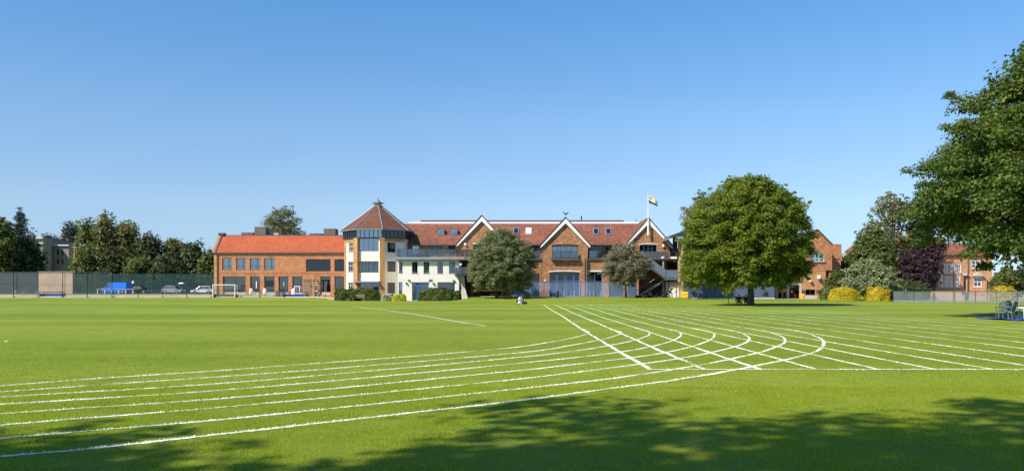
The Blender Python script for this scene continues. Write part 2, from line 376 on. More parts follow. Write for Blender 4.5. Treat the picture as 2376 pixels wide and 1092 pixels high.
for a, b in zip(xs[:-1], xs[1:]):
    za, zb = g0(a, 122.4), g0(b, 122.4)
    k.add([(a, 122.2, za - .1), (b, 122.2, zb - .1), (b, 122.8, zb - .1), (a, 122.8, za - .1), (a, 122.2, za + .14), (b, 122.2, zb + .14), (b, 122.8, zb + .14), (a, 122.8, za + .14)],
          [(4, 5, 6, 7), (0, 1, 5, 4), (2, 3, 7, 6), (1, 2, 6, 5), (3, 0, 4, 7)])
k.build('kerb', M['kerb'])['kind'] = 'structure'

# ------------------------------------------------------------ painted track lines
VPX = 1200.0
slopes = [1.64, 2.35, 3.05, 3.74, 4.47, 5.16, 5.88, 6.64, 7.54, 8.48, 9.4, 10.4, 11.5, 12.5, 13.5]
mdir = (VPX - CX) / F_
def straight_pt(k, Y): return np.array([CH * slopes[k] + mdir * Y, Y])
curve_px = [
 [(0, 895), (270, 875), (500, 860), (750, 841.5), (950, 827), (1188, 806.5), (1250, 798), (1320, 785), (1352, 777.4), (1363, 773.5), (1366, 769)],
 [(0, 909), (500, 874.5), (750, 856.5), (1188, 820), (1250, 813.4), (1326, 800.7), (1394, 787.8), (1424, 779.5), (1439, 774), (1440, 769)],
 [(0, 921), (500, 890.4), (1188, 830.5), (1250, 824.5), (1326, 815), (1416, 801), (1481, 786.5), (1503, 778.5), (1508, 772), (1503, 767)],
 [(0, 938), (500, 906.3), (1188, 844.5), (1250, 838), (1330, 830), (1435, 817), (1515, 803), (1562, 789), (1580, 777.5), (1577, 770), (1567, 765.5)],
 [(0, 960), (500, 925.5), (1188, 861), (1250, 855), (1371, 841), (1471, 829), (1553, 816), (1608, 803), (1647, 789), (1657, 778), (1652, 770), (1636, 765)],
 [(0, 986), (500, 945.7), (1188, 881), (1344, 862.6), (1477, 845.6), (1591, 829), (1647, 818.5), (1699, 806), (1730, 795), (1739, 785), (1727, 775), (1700, 766.5)],
 [(0, 1017), (500, 974.5), (1188, 903.5), (1388, 881.5), (1538, 861), (1638, 844), (1713, 829), (1778, 813), (1813, 799), (1822, 787.5), (1808, 777.5), (1778, 768)],
 [(0, 1059), (200, 1041), (500, 1008), (1188, 931), (1388, 905), (1568, 881), (1688, 861), (1758, 847.5), (1838, 831), (1888, 817), (1911, 802), (1907, 788), (1880, 775), (1846, 766)]]
def catmull(P, step=.12):
    P = [np.array(p, float) for p in P]; P = [2 * P[0] - P[1]] + P + [2 * P[-1] - P[-2]]; out = []
    for i in range(1, len(P) - 2):
        p0, p1, p2, p3 = P[i - 1:i + 3]; a = .5
        t0 = 0; t1 = t0 + np.linalg.norm(p1 - p0) ** a; t2 = t1 + np.linalg.norm(p2 - p1) ** a; t3 = t2 + np.linalg.norm(p3 - p2) ** a
        n = max(2, int(np.linalg.norm(p2 - p1) / step))
        for t in np.linspace(t1, t2, n, endpoint=False):
            A1 = (t1 - t) / (t1 - t0) * p0 + (t - t0) / (t1 - t0) * p1; A2 = (t2 - t) / (t2 - t1) * p1 + (t - t1) / (t2 - t1) * p2
            A3 = (t3 - t) / (t3 - t2) * p2 + (t - t2) / (t3 - t2) * p3
            B1 = (t2 - t) / (t2 - t0) * A1 + (t - t0) / (t2 - t0) * A2; B2 = (t3 - t) / (t3 - t1) * A2 + (t - t1) / (t3 - t1) * A3
            out.append((t2 - t) / (t2 - t1) * B1 + (t - t1) / (t2 - t1) * B2)
    out.append(P[-2]); return np.array(out)
def resample(P, step):
    d = np.r_[0, np.cumsum(np.linalg.norm(np.diff(P, axis=0), axis=1))]; s = np.arange(0, d[-1], step)
    return np.stack([np.interp(s, d, P[:, 0]), np.interp(s, d, P[:, 1])], 1)
rng = np.random.default_rng(4)
all_lines = []; line_layer = [0]
def smooth_noise(n, k, amp):
    a = rng.normal(0, 1, n + 2 * k); return np.convolve(a, np.ones(k) / k, 'same')[k:k + n] * amp * math.sqrt(k)
def paint_line(P, label, w=.065, step=.05, faint=False, z=None, name='track_line'):
    P = resample(np.asarray(P, float), step); n = len(P)
    T = np.gradient(P, axis=0); T /= np.linalg.norm(T, axis=1)[:, None] + 1e-9; Nn = np.stack([-T[:, 1], T[:, 0]], 1)
    mid = P + Nn * smooth_noise(n, int(1.2 / step), .008)[:, None]
    wl = w / 2 * (1 + .22 * smooth_noise(n, int(.6 / step), 1)) + rng.normal(0, .010, n); wr = w / 2 * (1 + .22 * smooth_noise(n, int(.6 / step), 1)) + rng.normal(0, .010, n)
    L = mid + Nn * np.clip(wl, .012, .2)[:, None]; Rr = mid - Nn * np.clip(wr, .012, .2)[:, None]
    line_layer[0] += 1; dz = .003 + .00035 * line_layer[0] if z is None else z
    V = np.concatenate([np.c_[L, gz(L[:, 0], L[:, 1]) + dz], np.c_[Rr, gz(Rr[:, 0], Rr[:, 1]) + dz]]); i = np.arange(n - 1)
    F = np.stack([i, i + n, i + n + 1, i + 1], 1)
    # short painted blades standing in the line where it is near the camera
    near = np.where((P[:, 1] < 26) & (np.abs(P[:, 0]) < P[:, 1] * .7 + 1))[0]
    if len(near) and not faint:
        m = len(near) * 9; idx = rng.choice(near, m); c = mid[idx] + Nn[idx] * (rng.normal(0, w * .34, m))[:, None] + T[idx] * rng.uniform(-step, step, m)[:, None]
        hgt = rng.uniform(.008, .024, m); az = rng.uniform(0, 6.28, m); wd = rng.uniform(.004, .008, m)
        d = np.stack([np.cos(az), np.sin(az)], 1) * wd[:, None]; ln = rng.normal(0, .010, (m, 2))
        B = np.concatenate([np.c_[c - d, np.zeros(m)], np.c_[c + d, np.zeros(m)], np.c_[c + ln + d * .5, hgt], np.c_[c + ln - d * .5, hgt]])
        j = np.arange(m) + len(V); F = np.concatenate([F, np.stack([j, j + m, j + 2 * m, j + 3 * m], 1)]); V = np.concatenate([V, B])
    o = np_mesh(name, V, F, M['line_faint'] if faint else M['line']); o['kind'] = 'structure'; o['label'] = label
    all_lines.append(P); return o
M['line_faint'] = plain('worn_line_paint', (.34, .40, .15), .9, var=.35, scale=6)
ordn = ['first', 'second', 'third', 'fourth', 'fifth', 'sixth', 'seventh', 'eighth', 'ninth', 'tenth', 'eleventh', 'twelfth', 'thirteenth', 'fourteenth', 'fifteenth']
for k_, pts in enumerate(curve_px):
    G = [np.array(gnd(*p)) for p in pts]
    d = G[0] - G[1]; d /= np.linalg.norm(d); pd = np.array([d[1], -d[0]])
    pre = [G[0] + d * 14 + pd * -2.3, G[0] + d * 7 + pd * -.6]
    P = catmull(pre + G, .1)
    # end: run tangentially into the straight lane line
    P = np.concatenate([P, [straight_pt(k_, P[-1][1] + 2.5)]])
    paint_line(P, 'white painted bend line sweeping left across the lawn, %s from the inside of the bend' % ordn[k_], .06 + .002 * k_)
for k_ in range(len(slopes)):
    Y0 = 17.0 if k_ < 8 else 17.0
    Y1 = 86.0 if k_ < 8 else 80 - (k_ - 8) * 2.2
    P = np.array([straight_pt(k_, y) for y in np.linspace(Y0 + .02 * (k_ % 2), Y1, 60)])
    P[:, 0] += .05 * np.sin(P[:, 1] * .16 + k_)
    paint_line(P, 'white painted straight lane line running away to the far bank, %s from the left' % ordn[k_], .09 if k_ < 2 else .082, step=.08)
P = np.array([(x, 16.95 + .01 * math.sin(x)) for x in np.linspace(straight_pt(0, 17)[0] - .03, 24.5, 60)])
paint_line(P, 'white painted start line across the near ends of the straight lanes', .08)
paint_line([gnd(820, 710), gnd(900, 720), gnd(1000, 735), gnd(1075, 748), gnd(1128, 755.5)], 'thin white pitch line slanting across the grass left of the track', .13, name='pitch_line')
paint_line([gnd(-300, 752), gnd(300, 755), gnd(1128, 758)], 'faint worn pitch line crossing the lawn on the left', .07, faint=True, name='pitch_line')
for py, a, b in ((703, 1010, 1260), (713, 1900, 2250), (718, 2100, 2376), (709, 1560, 1990)):
    paint_line([gnd(a, py), gnd((a + b) / 2, py + 1), gnd(b, py + 3)], 'faint pale worn line across the far grass near %s' % {703: 'the hedge by the white wing', 713: 'the yellow hedges', 718: 'the plastic chairs', 709: 'the big tree shade'}[py], .28, faint=True, name='pitch_line')

# ------------------------------------------------------------ grass blades near the camera
def blades(n, y0, y1, hmin, hmax, wd, mat, name, label, fade=False):
    u = rng.uniform(0, 1, n); y = np.sqrt(y0 ** 2 + u * (y1 ** 2 - y0 ** 2)); y = y if not fade else y0 + (y1 - y0) * rng.beta(1.0, 1.9, n)
    x = rng.uniform(-1, 1, n) * (y * .66 + .6)
    cl = rng.normal(0, 1, (n, 2)) * .0
    # keep clear of the painted lines
    cell = .025; gx0 = -20; W = int(40 / cell); Hh = int(40 / cell); mask = np.zeros((Hh, W), bool)
    for P in all_lines:
        Q = resample(P, .02)
        for dx in (-.012, .012):
            for dy in (-.012, .012):
                ix = ((Q[:, 0] + dx - gx0) / cell).astype(int); iy = ((Q[:, 1] + dy) / cell).astype(int); ok = (ix >= 0) & (ix < W) & (iy >= 0) & (iy < Hh)
                mask[iy[ok], ix[ok]] = True
    ix = np.clip(((x - gx0) / cell).astype(int), 0, W - 1); iy = np.clip((y / cell).astype(int), 0, Hh - 1); ok = ~mask[iy, ix]; x = x[ok]; y = y[ok]; n = len(x)
    tuft = .75 + .5 * np.sin(x * 3.1 + 2 * np.sin(y * 2.3)) * np.sin(y * 2.7 + np.sin(x * 1.9)) + rng.normal(0, .2, n)
    h = np.clip(rng.uniform(hmin, hmax, n) * tuft, .005, .07); az = rng.uniform(0, 6.283, n); wv = rng.uniform(.6, 1.3, n) * wd
    d = np.stack([np.cos(az), np.sin(az)], 1) * wv[:, None]; ln = rng.normal(0, .5, (n, 2)) * h[:, None]
    c = np.stack([x, y], 1); V = np.concatenate([np.c_[c - d, np.zeros(n)], np.c_[c + d, np.zeros(n)], np.c_[c + ln, h]]); i = np.arange(n)
    o = np_mesh(name, V, np.stack([i, i + n, i + 2 * n], 1), mat); tag(o, label, 'grass', kind='stuff'); return o
M['blade'] = leafmat('grass_blades', (.21, .255, .010), (.32, .375, .017), (.44, .46, .04), .45, patch=.5)
blades(330000, 6.6, 14, .010, .032, .0032, M['blade'], 'grass_blades', 'short mown green grass in the foreground')
blades(190000, 13.5, 40, .010, .030, .006, M['blade'], 'grass_blades', 'short mown green grass between and beyond the bend lines', True)

# ------------------------------------------------------------ foliage
def leaves(C, Rr, n_per, size, r, flat=.75, up=.25, jit=.35):
    """leaf quads spread over lumpy clumps: C centres (k,3), Rr radii (k,)"""
    k = len(C); cnt = np.maximum(6, (n_per * (Rr / Rr.mean()) ** 2).astype(int)); idx = np.repeat(np.arange(k), cnt); n = len(idx)
    d = r.normal(0, 1, (n, 3)); d /= np.linalg.norm(d, axis=1)[:, None]; d[:, 2] = np.where(d[:, 2] < -.35, -d[:, 2], d[:, 2])
    rad = Rr[idx] * np.clip(r.normal(.88, .2, n), .25, 1.35)
    P = C[idx] + d * rad[:, None] * np.array([1, 1, flat])
    nr = d * .8 + np.array([0, 0, up]) + r.normal(0, jit, (n, 3)); nr /= np.linalg.norm(nr, axis=1)[:, None]
    a = np.cross(nr, r.normal(0, 1, (n, 3))); a /= np.linalg.norm(a, axis=1)[:, None] + 1e-9; b = np.cross(nr, a)
    s = size * r.uniform(.6, 1.35, n); a *= s[:, None] * .62; b *= s[:, None]
    V = np.concatenate([P - b * .5, P + a * .5, P + b * .5, P - a * .5]); i = np.arange(n)
    return V, np.stack([i, i + n, i + 2 * n, i + 3 * n], 1)
def prof_eval(prof, t): return np.interp(t, [p[0] for p in prof], [p[1] for p in prof])
ROUND = [(0, .35), (.12, .75), (.3, .97), (.5, 1), (.7, .85), (.87, .55), (1, .15)]
OVAL = [(0, .5), (.2, .9), (.45, 1), (.7, .8), (.88, .5), (1, .12)]
CONE = [(0, .9), (.15, 1), (.5, .62), (.8, .25), (1, .04)]
SPIRE = [(0, .7), (.2, 1), (.6, .7), (.9, .3), (1, .06)]
LIMEP = [(0, .6), (.12, .88), (.3, 1), (.52, 1), (.68, .92), (.8, .68), (.9, .46), (1, .14)]
DOME = [(0, .85), (.1, 1), (.4, .97), (.65, .8), (.85, .52), (1, .14)]
def tree(px, Y, top_py, bot_py, half_px, label, cat='tree', name='tree', mat='lf_mid', bark='bark', prof=ROUND, n=9000, size=.35, clumps=60, seed=0, depth=1.0,
         trunk_r=.28, clr=.2, group=None, lean=0, xc=None, limbs=14, base=None, irr=.18, fill=.35, flat=.75, trunk_px=None, nauto=True, cover=2.6, poke=1.0, zc=None, up=.25):
    r = np.random.default_rng(seed + 100)
    xb = X(trunk_px if trunk_px is not None else px, Y) if xc is None else xc
    zb = g0(xb, Y) if base is None else base
    cx = X(px, Y) if xc is None else xc
    if zc: zlo, zhi, hr = zc
    else: zlo, zhi, hr = Z(bot_py, Y), Z(top_py, Y), half_px / F_ * Y
    root = thing(name, label, cat, (xb, Y, zb), 0, group)
    H = zhi - zlo; cr = clr * .7 * math.sqrt(2 * hr * H); clumps = int(max(clumps, 1.9 / (clr * .7) ** 2)); n = int(max(n, cover * 2 * math.pi * hr * H / (.31 * size * size)) if nauto else n)
    # clump centres within the outline, most near the surface
    t = r.uniform(0, 1, clumps * 4); wgt = prof_eval(prof, t) ** 1.3; t = t[r.uniform(0, 1, len(t)) < wgt][:clumps]; m = len(t)
    az = r.uniform(0, 2 * math.pi, m); lob = 1 + irr * (np.sin(az * 3 + seed + t * 4) * .6 + np.sin(az * 5 + seed * 2 - t * 7) * .4) + r.normal(0, irr * .35, m)
    rr = np.clip(prof_eval(prof, t) * hr * lob - cr * .6, 0, None) * np.where(r.uniform(0, 1, m) < fill, r.uniform(.2, .8, m), r.uniform(.85, 1, m))
    C = np.stack([cx + lean * t * H + np.cos(az) * rr, Y + np.sin(az) * rr * depth, zlo + cr * .4 + t * (H - cr * 1.0)], 1)
    CR = cr * r.uniform(.65, 1.35, m) * np.interp(t, [0, .8, 1], [1, .9, .55])
    V, Fc = leaves(C, CR, n / m, size, r, flat, up)
    if cover >= 2:      # inner foliage so the crown closes on itself
        q = max(20, m // 4); t2 = r.uniform(.05, .9, q); a2 = r.uniform(0, 6.283, q); r2 = prof_eval(prof, t2) * hr * np.sqrt(r.uniform(.05, .5, q)) * .9
        C3 = np.stack([cx + lean * t2 * H + np.cos(a2) * r2, Y + np.sin(a2) * r2 * depth, zlo + t2 * H], 1)
        V3_, F3_ = leaves(C3, np.full(q, cr * 1.5), n * .22 / q, size * 1.5, r, 1, up); Fc = np.concatenate([Fc, F3_ + len(V)]); V = np.concatenate([V, V3_])
    # loose twigs of leaves poking past the outline
    kx = int(max(6, m // 2) * poke); ii = r.choice(m, kx); off = C[ii] - np.array([cx, Y, zlo + H * .4]); off /= np.linalg.norm(off, axis=1)[:, None] + 1e-6
    V2, F2 = leaves(C[ii] + off * (CR[ii] * r.uniform(.8, 1.5, kx))[:, None], CR[ii] * .38, n / m * .16, size, r, flat, up)
    Fc = np.concatenate([Fc, F2 + len(V)]); V = np.concatenate([V, V2]) - np.array([xb, Y, zb])
    # trunk and limbs
    b = MB(); zt = max(zlo + H * .45, zb + 1) - zb; wob = r.normal(0, .04, (5, 2)) * H * .1
    path = [(wob[i][0] * i * .4 + (cx - xb) * (i / 4) ** 2, wob[i][1] * i * .4, zt * i / 4) for i in range(5)]
    path[0] = (0, 0, -.1)
    b.tube([(0, 0, -.1), (0, 0, .25)] + path[1:], [trunk_r * 1.45, trunk_r * 1.08] + [trunk_r * (1 - .16 * i) for i in range(1, 5)], 8)
    sel = r.choice(m, min(limbs, m), replace=False)
    limb = MB()
    for s_ in sel:
        e = Vector(C[s_]) - Vector((xb, Y, zb)); f = r.uniform(.3, .95); z0 = max((zlo - zb) * .85, .6); z0 = z0 + (zt - z0) * f * .9; j = min(3, int(z0 / zt * 4)); q = z0 / zt * 4 - j
        s0 = Vector(path[j]).lerp(Vector(path[j + 1]), q); md = s0.lerp(e, .5) + Vector((0, 0, (e - s0).length * .12))
        r0 = trunk_r * .42; limb.tube([s0, s0.lerp(md, .5) + Vector((0, 0, .05)), md, e], [r0, r0 * .75, r0 * .5, r0 * .16], 5, cap=False)
    b.build('trunk', M[bark], root, True, world=False)
    if limb.v: limb.build('limbs', M[bark], root, True, world=False)
    np_mesh('crown', V, Fc, M[mat], root)
    return root
def hedge(px0, px1, Y, top_py, depth, label, mat='lf_hedge', n=9000, size=.11, cat='hedge', name='hedge', seed=0, group=None, rnd=.25, lump=.10, twiggy=True):
    r = np.random.default_rng(seed + 500); x0, x1 = X(px0, Y), X(px1, Y); zb = min(g0(x0, Y), g0(x1, Y)); h = Z(top_py, Y) - zb
    cx = (x0 + x1) / 2; hw = (x1 - x0) / 2; root = thing(name, label, cat, (cx, Y + depth / 2, zb), 0, group)
    u = r.normal(0, 1, (n, 3)); p = 2 / (1 - rnd * .0) * (1 / rnd) * .5 + 1.2
    d = u / (np.sum(np.abs(u) ** p, axis=1) ** (1 / p))[:, None]; d[:, 2] = np.abs(d[:, 2]) * np.where(r.uniform(0, 1, n) < .5, 1, r.uniform(.1, 1, n))
    P = d * np.array([hw, depth / 2, h]); lumpf = 1 + lump * np.sin(P[:, 0] * 4.1 + seed) * np.sin(P[:, 2] * 3.7 + seed * 2) * np.cos(P[:, 1] * 4) + lump * .6 * np.sin(P[:, 0] * 1.7 + seed)
    P = P * (lumpf * r.uniform(.88, 1.03, n))[:, None]; P[:, 2] = np.clip(P[:, 2], .02, None)
    nr = d + r.normal(0, .45, (n, 3)) + np.array([0, 0, .2]); nr /= np.linalg.norm(nr, axis=1)[:, None]
    a = np.cross(nr, r.normal(0, 1, (n, 3))); a /= np.linalg.norm(a, axis=1)[:, None]; b = np.cross(nr, a); s = size * r.uniform(.6, 1.5, n)
    a *= s[:, None] * .6; b *= s[:, None]; V = np.concatenate([P - b, P + a, P + b, P - a]); i = np.arange(n)
    np_mesh('foliage', V, np.stack([i, i + n, i + 2 * n, i + 3 * n], 1), M[mat], root)
    bb = MB()
    for q in range(max(2, int(hw * 2 / .6))):
        xx = -hw * .8 + 1.6 * hw * (q + .5) / max(2, int(hw * 2 / .6)); bb.tube([(xx, 0, -.05), (xx + .05, 0, h * .6)], [.05, .03], 5)
        bb.tube([(xx, 0, h * .25), (xx + .2, .1, h * .7)], [.03, .015], 4)
    bb.build('stems', M['bark'], root, world=False); return root
# ------------------------------------------------------------ building parts (facade frame: x along the wall, y into the building, z up)
def FR(x, Y, ang=0): return Matrix.Translation((x, Y, 0)) @ Matrix.Rotation(ang, 4, 'Z')
def wall_mb(F, u0, u1, z0, z1, ops, th=.3, mb=None):
    """one wall with real openings: front, back and reveals"""
    m = mb or MB(F); us = sorted({u0, u1, *[o[0] for o in ops], *[o[1] for o in ops]}); zs = sorted({z0, z1, *[o[2] for o in ops], *[o[3] for o in ops]})
    us = [u for u in us if u0 - 1e-6 <= u <= u1 + 1e-6]; zs = [z for z in zs if z0 - 1e-6 <= z <= z1 + 1e-6]
    def inside(u, z): return any(o[0] < u < o[1] and o[2] < z < o[3] for o in ops)
    for a, b in zip(us[:-1], us[1:]):
        for c, d in zip(zs[:-1], zs[1:]):
            if inside((a + b) / 2, (c + d) / 2): continue
            m.quad((a, 0, c), (b, 0, c), (b, 0, d), (a, 0, d)); m.quad((b, th, c), (a, th, c), (a, th, d), (b, th, d))
    for a, b, c, d in ops:
        m.quad((a, 0, c), (a, 0, d), (a, th, d), (a, th, c)); m.quad((b, 0, d), (b, 0, c), (b, th, c), (b, th, d))
        m.quad((a, 0, d), (b, 0, d), (b, th, d), (a, th, d)); m.quad((a, 0, c), (a, th, c), (b, th, c), (b, 0, c))
    m.quad((u0, 0, z0), (u0, 0, z1), (u0, th, z1), (u0, th, z0)); m.quad((u1, 0, z1), (u1, 0, z0), (u1, th, z0), (u1, th, z1)); m.quad((u0, 0, z1), (u1, 0, z1), (u1, th, z1), (u0, th, z1))
    return m
def window(par, F, op, cols=2, rows=1, frame='dark', gl='gl', d=.16, fw=.06, back=None, backcols=None, name='window', label=None, sill=None, split=None, mull=None):
    """frame with mullions; every pane a sub-part; optional curtain or blind hanging inside"""
    a, b, c, e = op; m = MB(F); t = .07
    m.box(a, a + fw, d, d + t, c, e); m.box(b - fw, b, d, d + t, c, e); m.box(a + fw, b - fw, d, d + t, c, c + fw); m.box(a + fw, b - fw, d, d + t, e - fw, e)
    W = (b - a - 2 * fw); us = [a + fw + W * i / cols for i in range(cols + 1)] if split is None else [a + fw + W * s for s in [0] + split + [1]]
    H = e - c - 2 * fw; zs = [c + fw + H * i / rows for i in range(rows + 1)] if not isinstance(rows, list) else [c + fw + H * s for s in [0] + rows + [1]]
    mw = fw * .7 if mull is None else mull
    for u in us[1:-1]: m.box(u - mw / 2, u + mw / 2, d + .002, d + t - .002, c + fw, e - fw)
    for z in zs[1:-1]:
        for u, v in zip(us[:-1], us[1:]): m.box(u + mw / 2, v - mw / 2, d + .004, d + t - .004, z - mw / 2, z + mw / 2)
    fr = m.build(name, M[frame], par)
    if label: fr['label'] = label
    for u, v in zip(us[:-1], us[1:]):
        for z, y in zip(zs[:-1], zs[1:]):
            MB(F).box(u + .005, v - .005, d + .03, d + .04, z + .005, y - .005).build('pane', M[gl], fr)
    if back:
        q = MB(F); segs = backcols or [(0, 1)]
        for s0, s1 in segs:
            x0 = a + fw + W * s0; x1 = a + fw + W * s1; nf = max(3, int((x1 - x0) / .12)); 
            for i in range(nf):
                p0 = x0 + (x1 - x0) * i / nf; p1 = x0 + (x1 - x0) * (i + 1) / nf; y0, y1 = (.0, .05) if i % 2 else (.05, 0.)
                q.quad((p0, d + .2 + y0, c + .02), (p1, d + .2 + y1, c + .02), (p1, d + .2 + y1, e - .02), (p0, d + .2 + y0, e - .02))
        q.build('curtain', M[back], fr)
    if sill: MB(F).box(a - .05, b + .05, -.06, d, c - .07, c - .002).build('sill', M[sill], fr)
    return fr
def shell(par, F, u0, u1, dep, z0, z1, mat, name='rear_wall', floor=True, th=.3):
    """side and rear walls and dim floors behind a facade"""
    m = MB(F); m.box(u0 + .01, u0 + th, th + .003, dep, z0, z1 - .01); m.box(u1 - th, u1 - .01, th + .003, dep, z0, z1 - .01); m.box(u0 + th, u1 - th, dep - th, dep - .01, z0, z1 - .02)
    return m.build(name, mat, par)
def box_part(par, name, mat, x0, x1, y0, y1, z0, z1, F=None, label=None):
    o = MB(F).box(x0, x1, y0, y1, z0, z1).build(name, M[mat], par)
    if label: o['label'] = label
    return o
def rail(par, F, pts, h, post=1.5, name='balustrade', glm='gl_rail', frame='grey', toprail='dark'):
    """glass balustrade along pts [(x,y,z)...]: posts and top rail, one pane per bay"""
    m = MB(F); fr = None; panes = []
    for a, b in zip(pts[:-1], pts[1:]):
        a = Vector(a); b = Vector(b); L = (b - a).length; n = max(1, round(L / post)); hv = Vector((0, 0, h))
        m.tube([a + hv, b + hv], .03, 6)
        for i in range(n + 1):
            p = a.lerp(b, i / n); m.tube([p, p + hv], .025, 5)
        for i in range(n):
            p = a.lerp(b, (i + .04) / n); q = a.lerp(b, (i + .96) / n); panes.append((p, q))
    fr = m.build(name, M[toprail], par)
    for p, q in panes:
        MB(F).slab(p + Vector((0, 0, .06)), q + Vector((0, 0, .06)), q + Vector((0, 0, h - .05)), p + Vector((0, 0, h - .05)), .012).build('glass_panel', M[glm], fr)
    return fr
def lamp(par, x, y, z, r=.13, mat='white', name='wall_lamp'):
    MB().lathe([(r * .5, -r), (r, -r * .4), (r, r * .4), (r * .5, r)], (x, y, z), 10).build(name, M[mat], par)

# ============================================================ left brick block
Y = 128.0; F = FR(0, Y); zb = -.2
def op(px0, px1, py0, py1, Y=Y): return (X(px0, Y), X(px1, Y), Z(py1, Y), Z(py0, Y))
LB = thing('school_block', 'orange brick block with bright orange tiled roof, left of the pointed tower', 'building', (X(650, Y), Y, .4))
eave = Z(588, Y); x0, x1 = X(497, Y), X(806, Y)
tops = [op(515.5, 538, 598, 626), op(548, 571, 598.5, 626), op(580, 604, 599, 626), op(613, 637, 599, 626)]
wide = op(710, 767, 601, 629); two = op(776, 801, 601, 629)
gf = [op(*q, 641, 684) for q in ((517, 570), (580, 603), (613, 637), (646, 669), (678, 702), (743, 767), (776, 801))]
wall_mb(F, x0, x1, zb, eave, tops + [wide, two] + gf, .45).build('front_wall', M['brick_new'], LB)
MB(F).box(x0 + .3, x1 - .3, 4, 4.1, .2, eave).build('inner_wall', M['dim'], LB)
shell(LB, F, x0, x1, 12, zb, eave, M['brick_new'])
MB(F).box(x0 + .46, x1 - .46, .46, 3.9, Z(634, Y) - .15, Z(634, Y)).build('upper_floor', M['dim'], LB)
for o_ in tops: window(LB, F, o_, gl='gl', split=[.68], rows=[.28], d=.25, mull=.07, back='curtain', backcols=[(.05, .45)])
window(LB, F, wide, cols=4, rows=2, gl='gl_dark', d=.3, mull=.035)
window(LB, F, two, cols=2, gl='gl_dark', d=.3)
for i, o_ in enumerate(gf):
    fr = window(LB, F, o_, cols=2 if i == 0 else 1, rows=1, gl='gl_teal', d=.35, name='window' if i in (0, 2, 5, 6) else 'glazed_door')
    if i == 0:
        for a, b in ((.66, .9), (.1, .22)): MB(F).box(o_[0] + (o_[1] - o_[0]) * a, o_[0] + (o_[1] - o_[0]) * b, .9, .93, o_[2] + .8, o_[3] - .9).build('notice_board', M['curtain'], fr)
    if i == 1: MB(F).box(o_[0] + .85, o_[0] + 1.0, .3, .33, o_[2] + 1.1, o_[2] + 2.2).build('notice', M['white'], fr)
    if i == 2: MB(F).box(o_[0] + .25, o_[1] - .3, .28, .34, o_[2] + 1.35, o_[2] + 2.3).build('wall_screen', M['black'], fr)
    if i == 3: MB(F).box(o_[0] + .7, o_[0] + .85, .3, .33, o_[2] + 1.4, o_[2] + 2.1).build('notice', M['paleblue'], fr)
    MB(F).box(o_[0] + .06, o_[1] - .06, .2, .36, o_[2] + .01, o_[2] + .45).build('door_step', M['stone'], fr)
# brick soldier courses over the openings, proud of the wall
for o_ in tops + gf: MB(F).box(o_[0] - .08, o_[1] + .08, -.02, .1, o_[3] + .003, o_[3] + .24).build('lintel', M['brick_red'], LB)
box_part(LB, 'string_course', 'brick_red', x0, x1, -.035, .002, Z(634, Y), Z(632, Y), F)
box_part(LB, 'eaves_fascia', 'slate', x0 - .05, x1, -.25, .1, eave, eave + .2, F)
rz0, rz1 = eave + .2, Z(547, 131)
MB(F).slab((x0 + .1, -.2, rz0), (x1, -.2, rz0), (x1, 2.7, rz1), (x0 + .1, 2.7, rz1), .15).build('roof_slope', M['tile_orange'], LB)
MB(F).add([(x0 + .1, .1, rz0), (x0 + .1, 11.9, rz0), (x0 + .1, 9.3, rz1 - .02), (x0 + .1, 2.7, rz1 - .02), (x0 - .15, .1, rz0), (x0 - .15, 11.9, rz0), (x0 - .15, 9.3, rz1 - .02), (x0 - .15, 2.7, rz1 - .02)],
          [(0, 1, 2, 3), (7, 6, 5, 4), (0, 3, 7, 4), (1, 5, 6, 2), (3, 2, 6, 7)]).build('gable_end', M['brick_new'], LB)
MB(F).slab((x0 - .28, -.3, rz0 - .02), (x0 + .35, -.3, rz0 - .02), (x0 + .35, 2.65, rz1 + .12), (x0 - .28, 2.65, rz1 + .12), .2).build('verge_coping', M['brick_red'], LB)
MB(F).slab((x0 + .12, -.28, rz0 + .05), (x0 + .36, -.28, rz0 + .05), (x0 + .36, 2.67, rz1 + .18), (x0 + .12, 2.67, rz1 + .18), .1).build('verge_flashing', M['slate'], LB)
box_part(LB, 'roof_parapet', 'slate', x0 + .1, x1, 2.71, 9.3, rz1 - .3, rz1 + .12, F)
box_part(LB, 'ridge_cap', 'slate', x0 - .25, x0 + .7, 2.4, 3.4, rz1 + .12, rz1 + .45, F)
MB(F).slab((x0 + .1, 9.3, rz1), (x1, 9.3, rz1), (x1, 12.2, rz0), (x0 + .1, 12.2, rz0), .15).build('roof_slope', M['tile_orange'], LB)
for a, b, py, d0, mt in ((560, 587, 539, 5, 'brownbox'), (590.5, 616, 526, 4.2, 'brownbox'), (617, 646, 540, 6, 'stone'), (718, 745, 541, 5, 'brownbox'), (751, 778, 530, 4.2, 'brownbox')):
    box_part(LB, 'roof_plant_housing', mt, X(a, Y + d0), X(b, Y + d0), d0, d0 + 2.2, rz1 + .12, Z(py, Y + d0), F)
MB(F).tube([(x0 + .55, -.12, .2), (x0 + .55, -.12, eave)], .07, 6).build('drainpipe', M['slate'], LB)
box_part(LB, 'corner_pier', 'brick_tan', x0 - .02, x0 + .42, -.06, .002, zb, eave - .01, F)

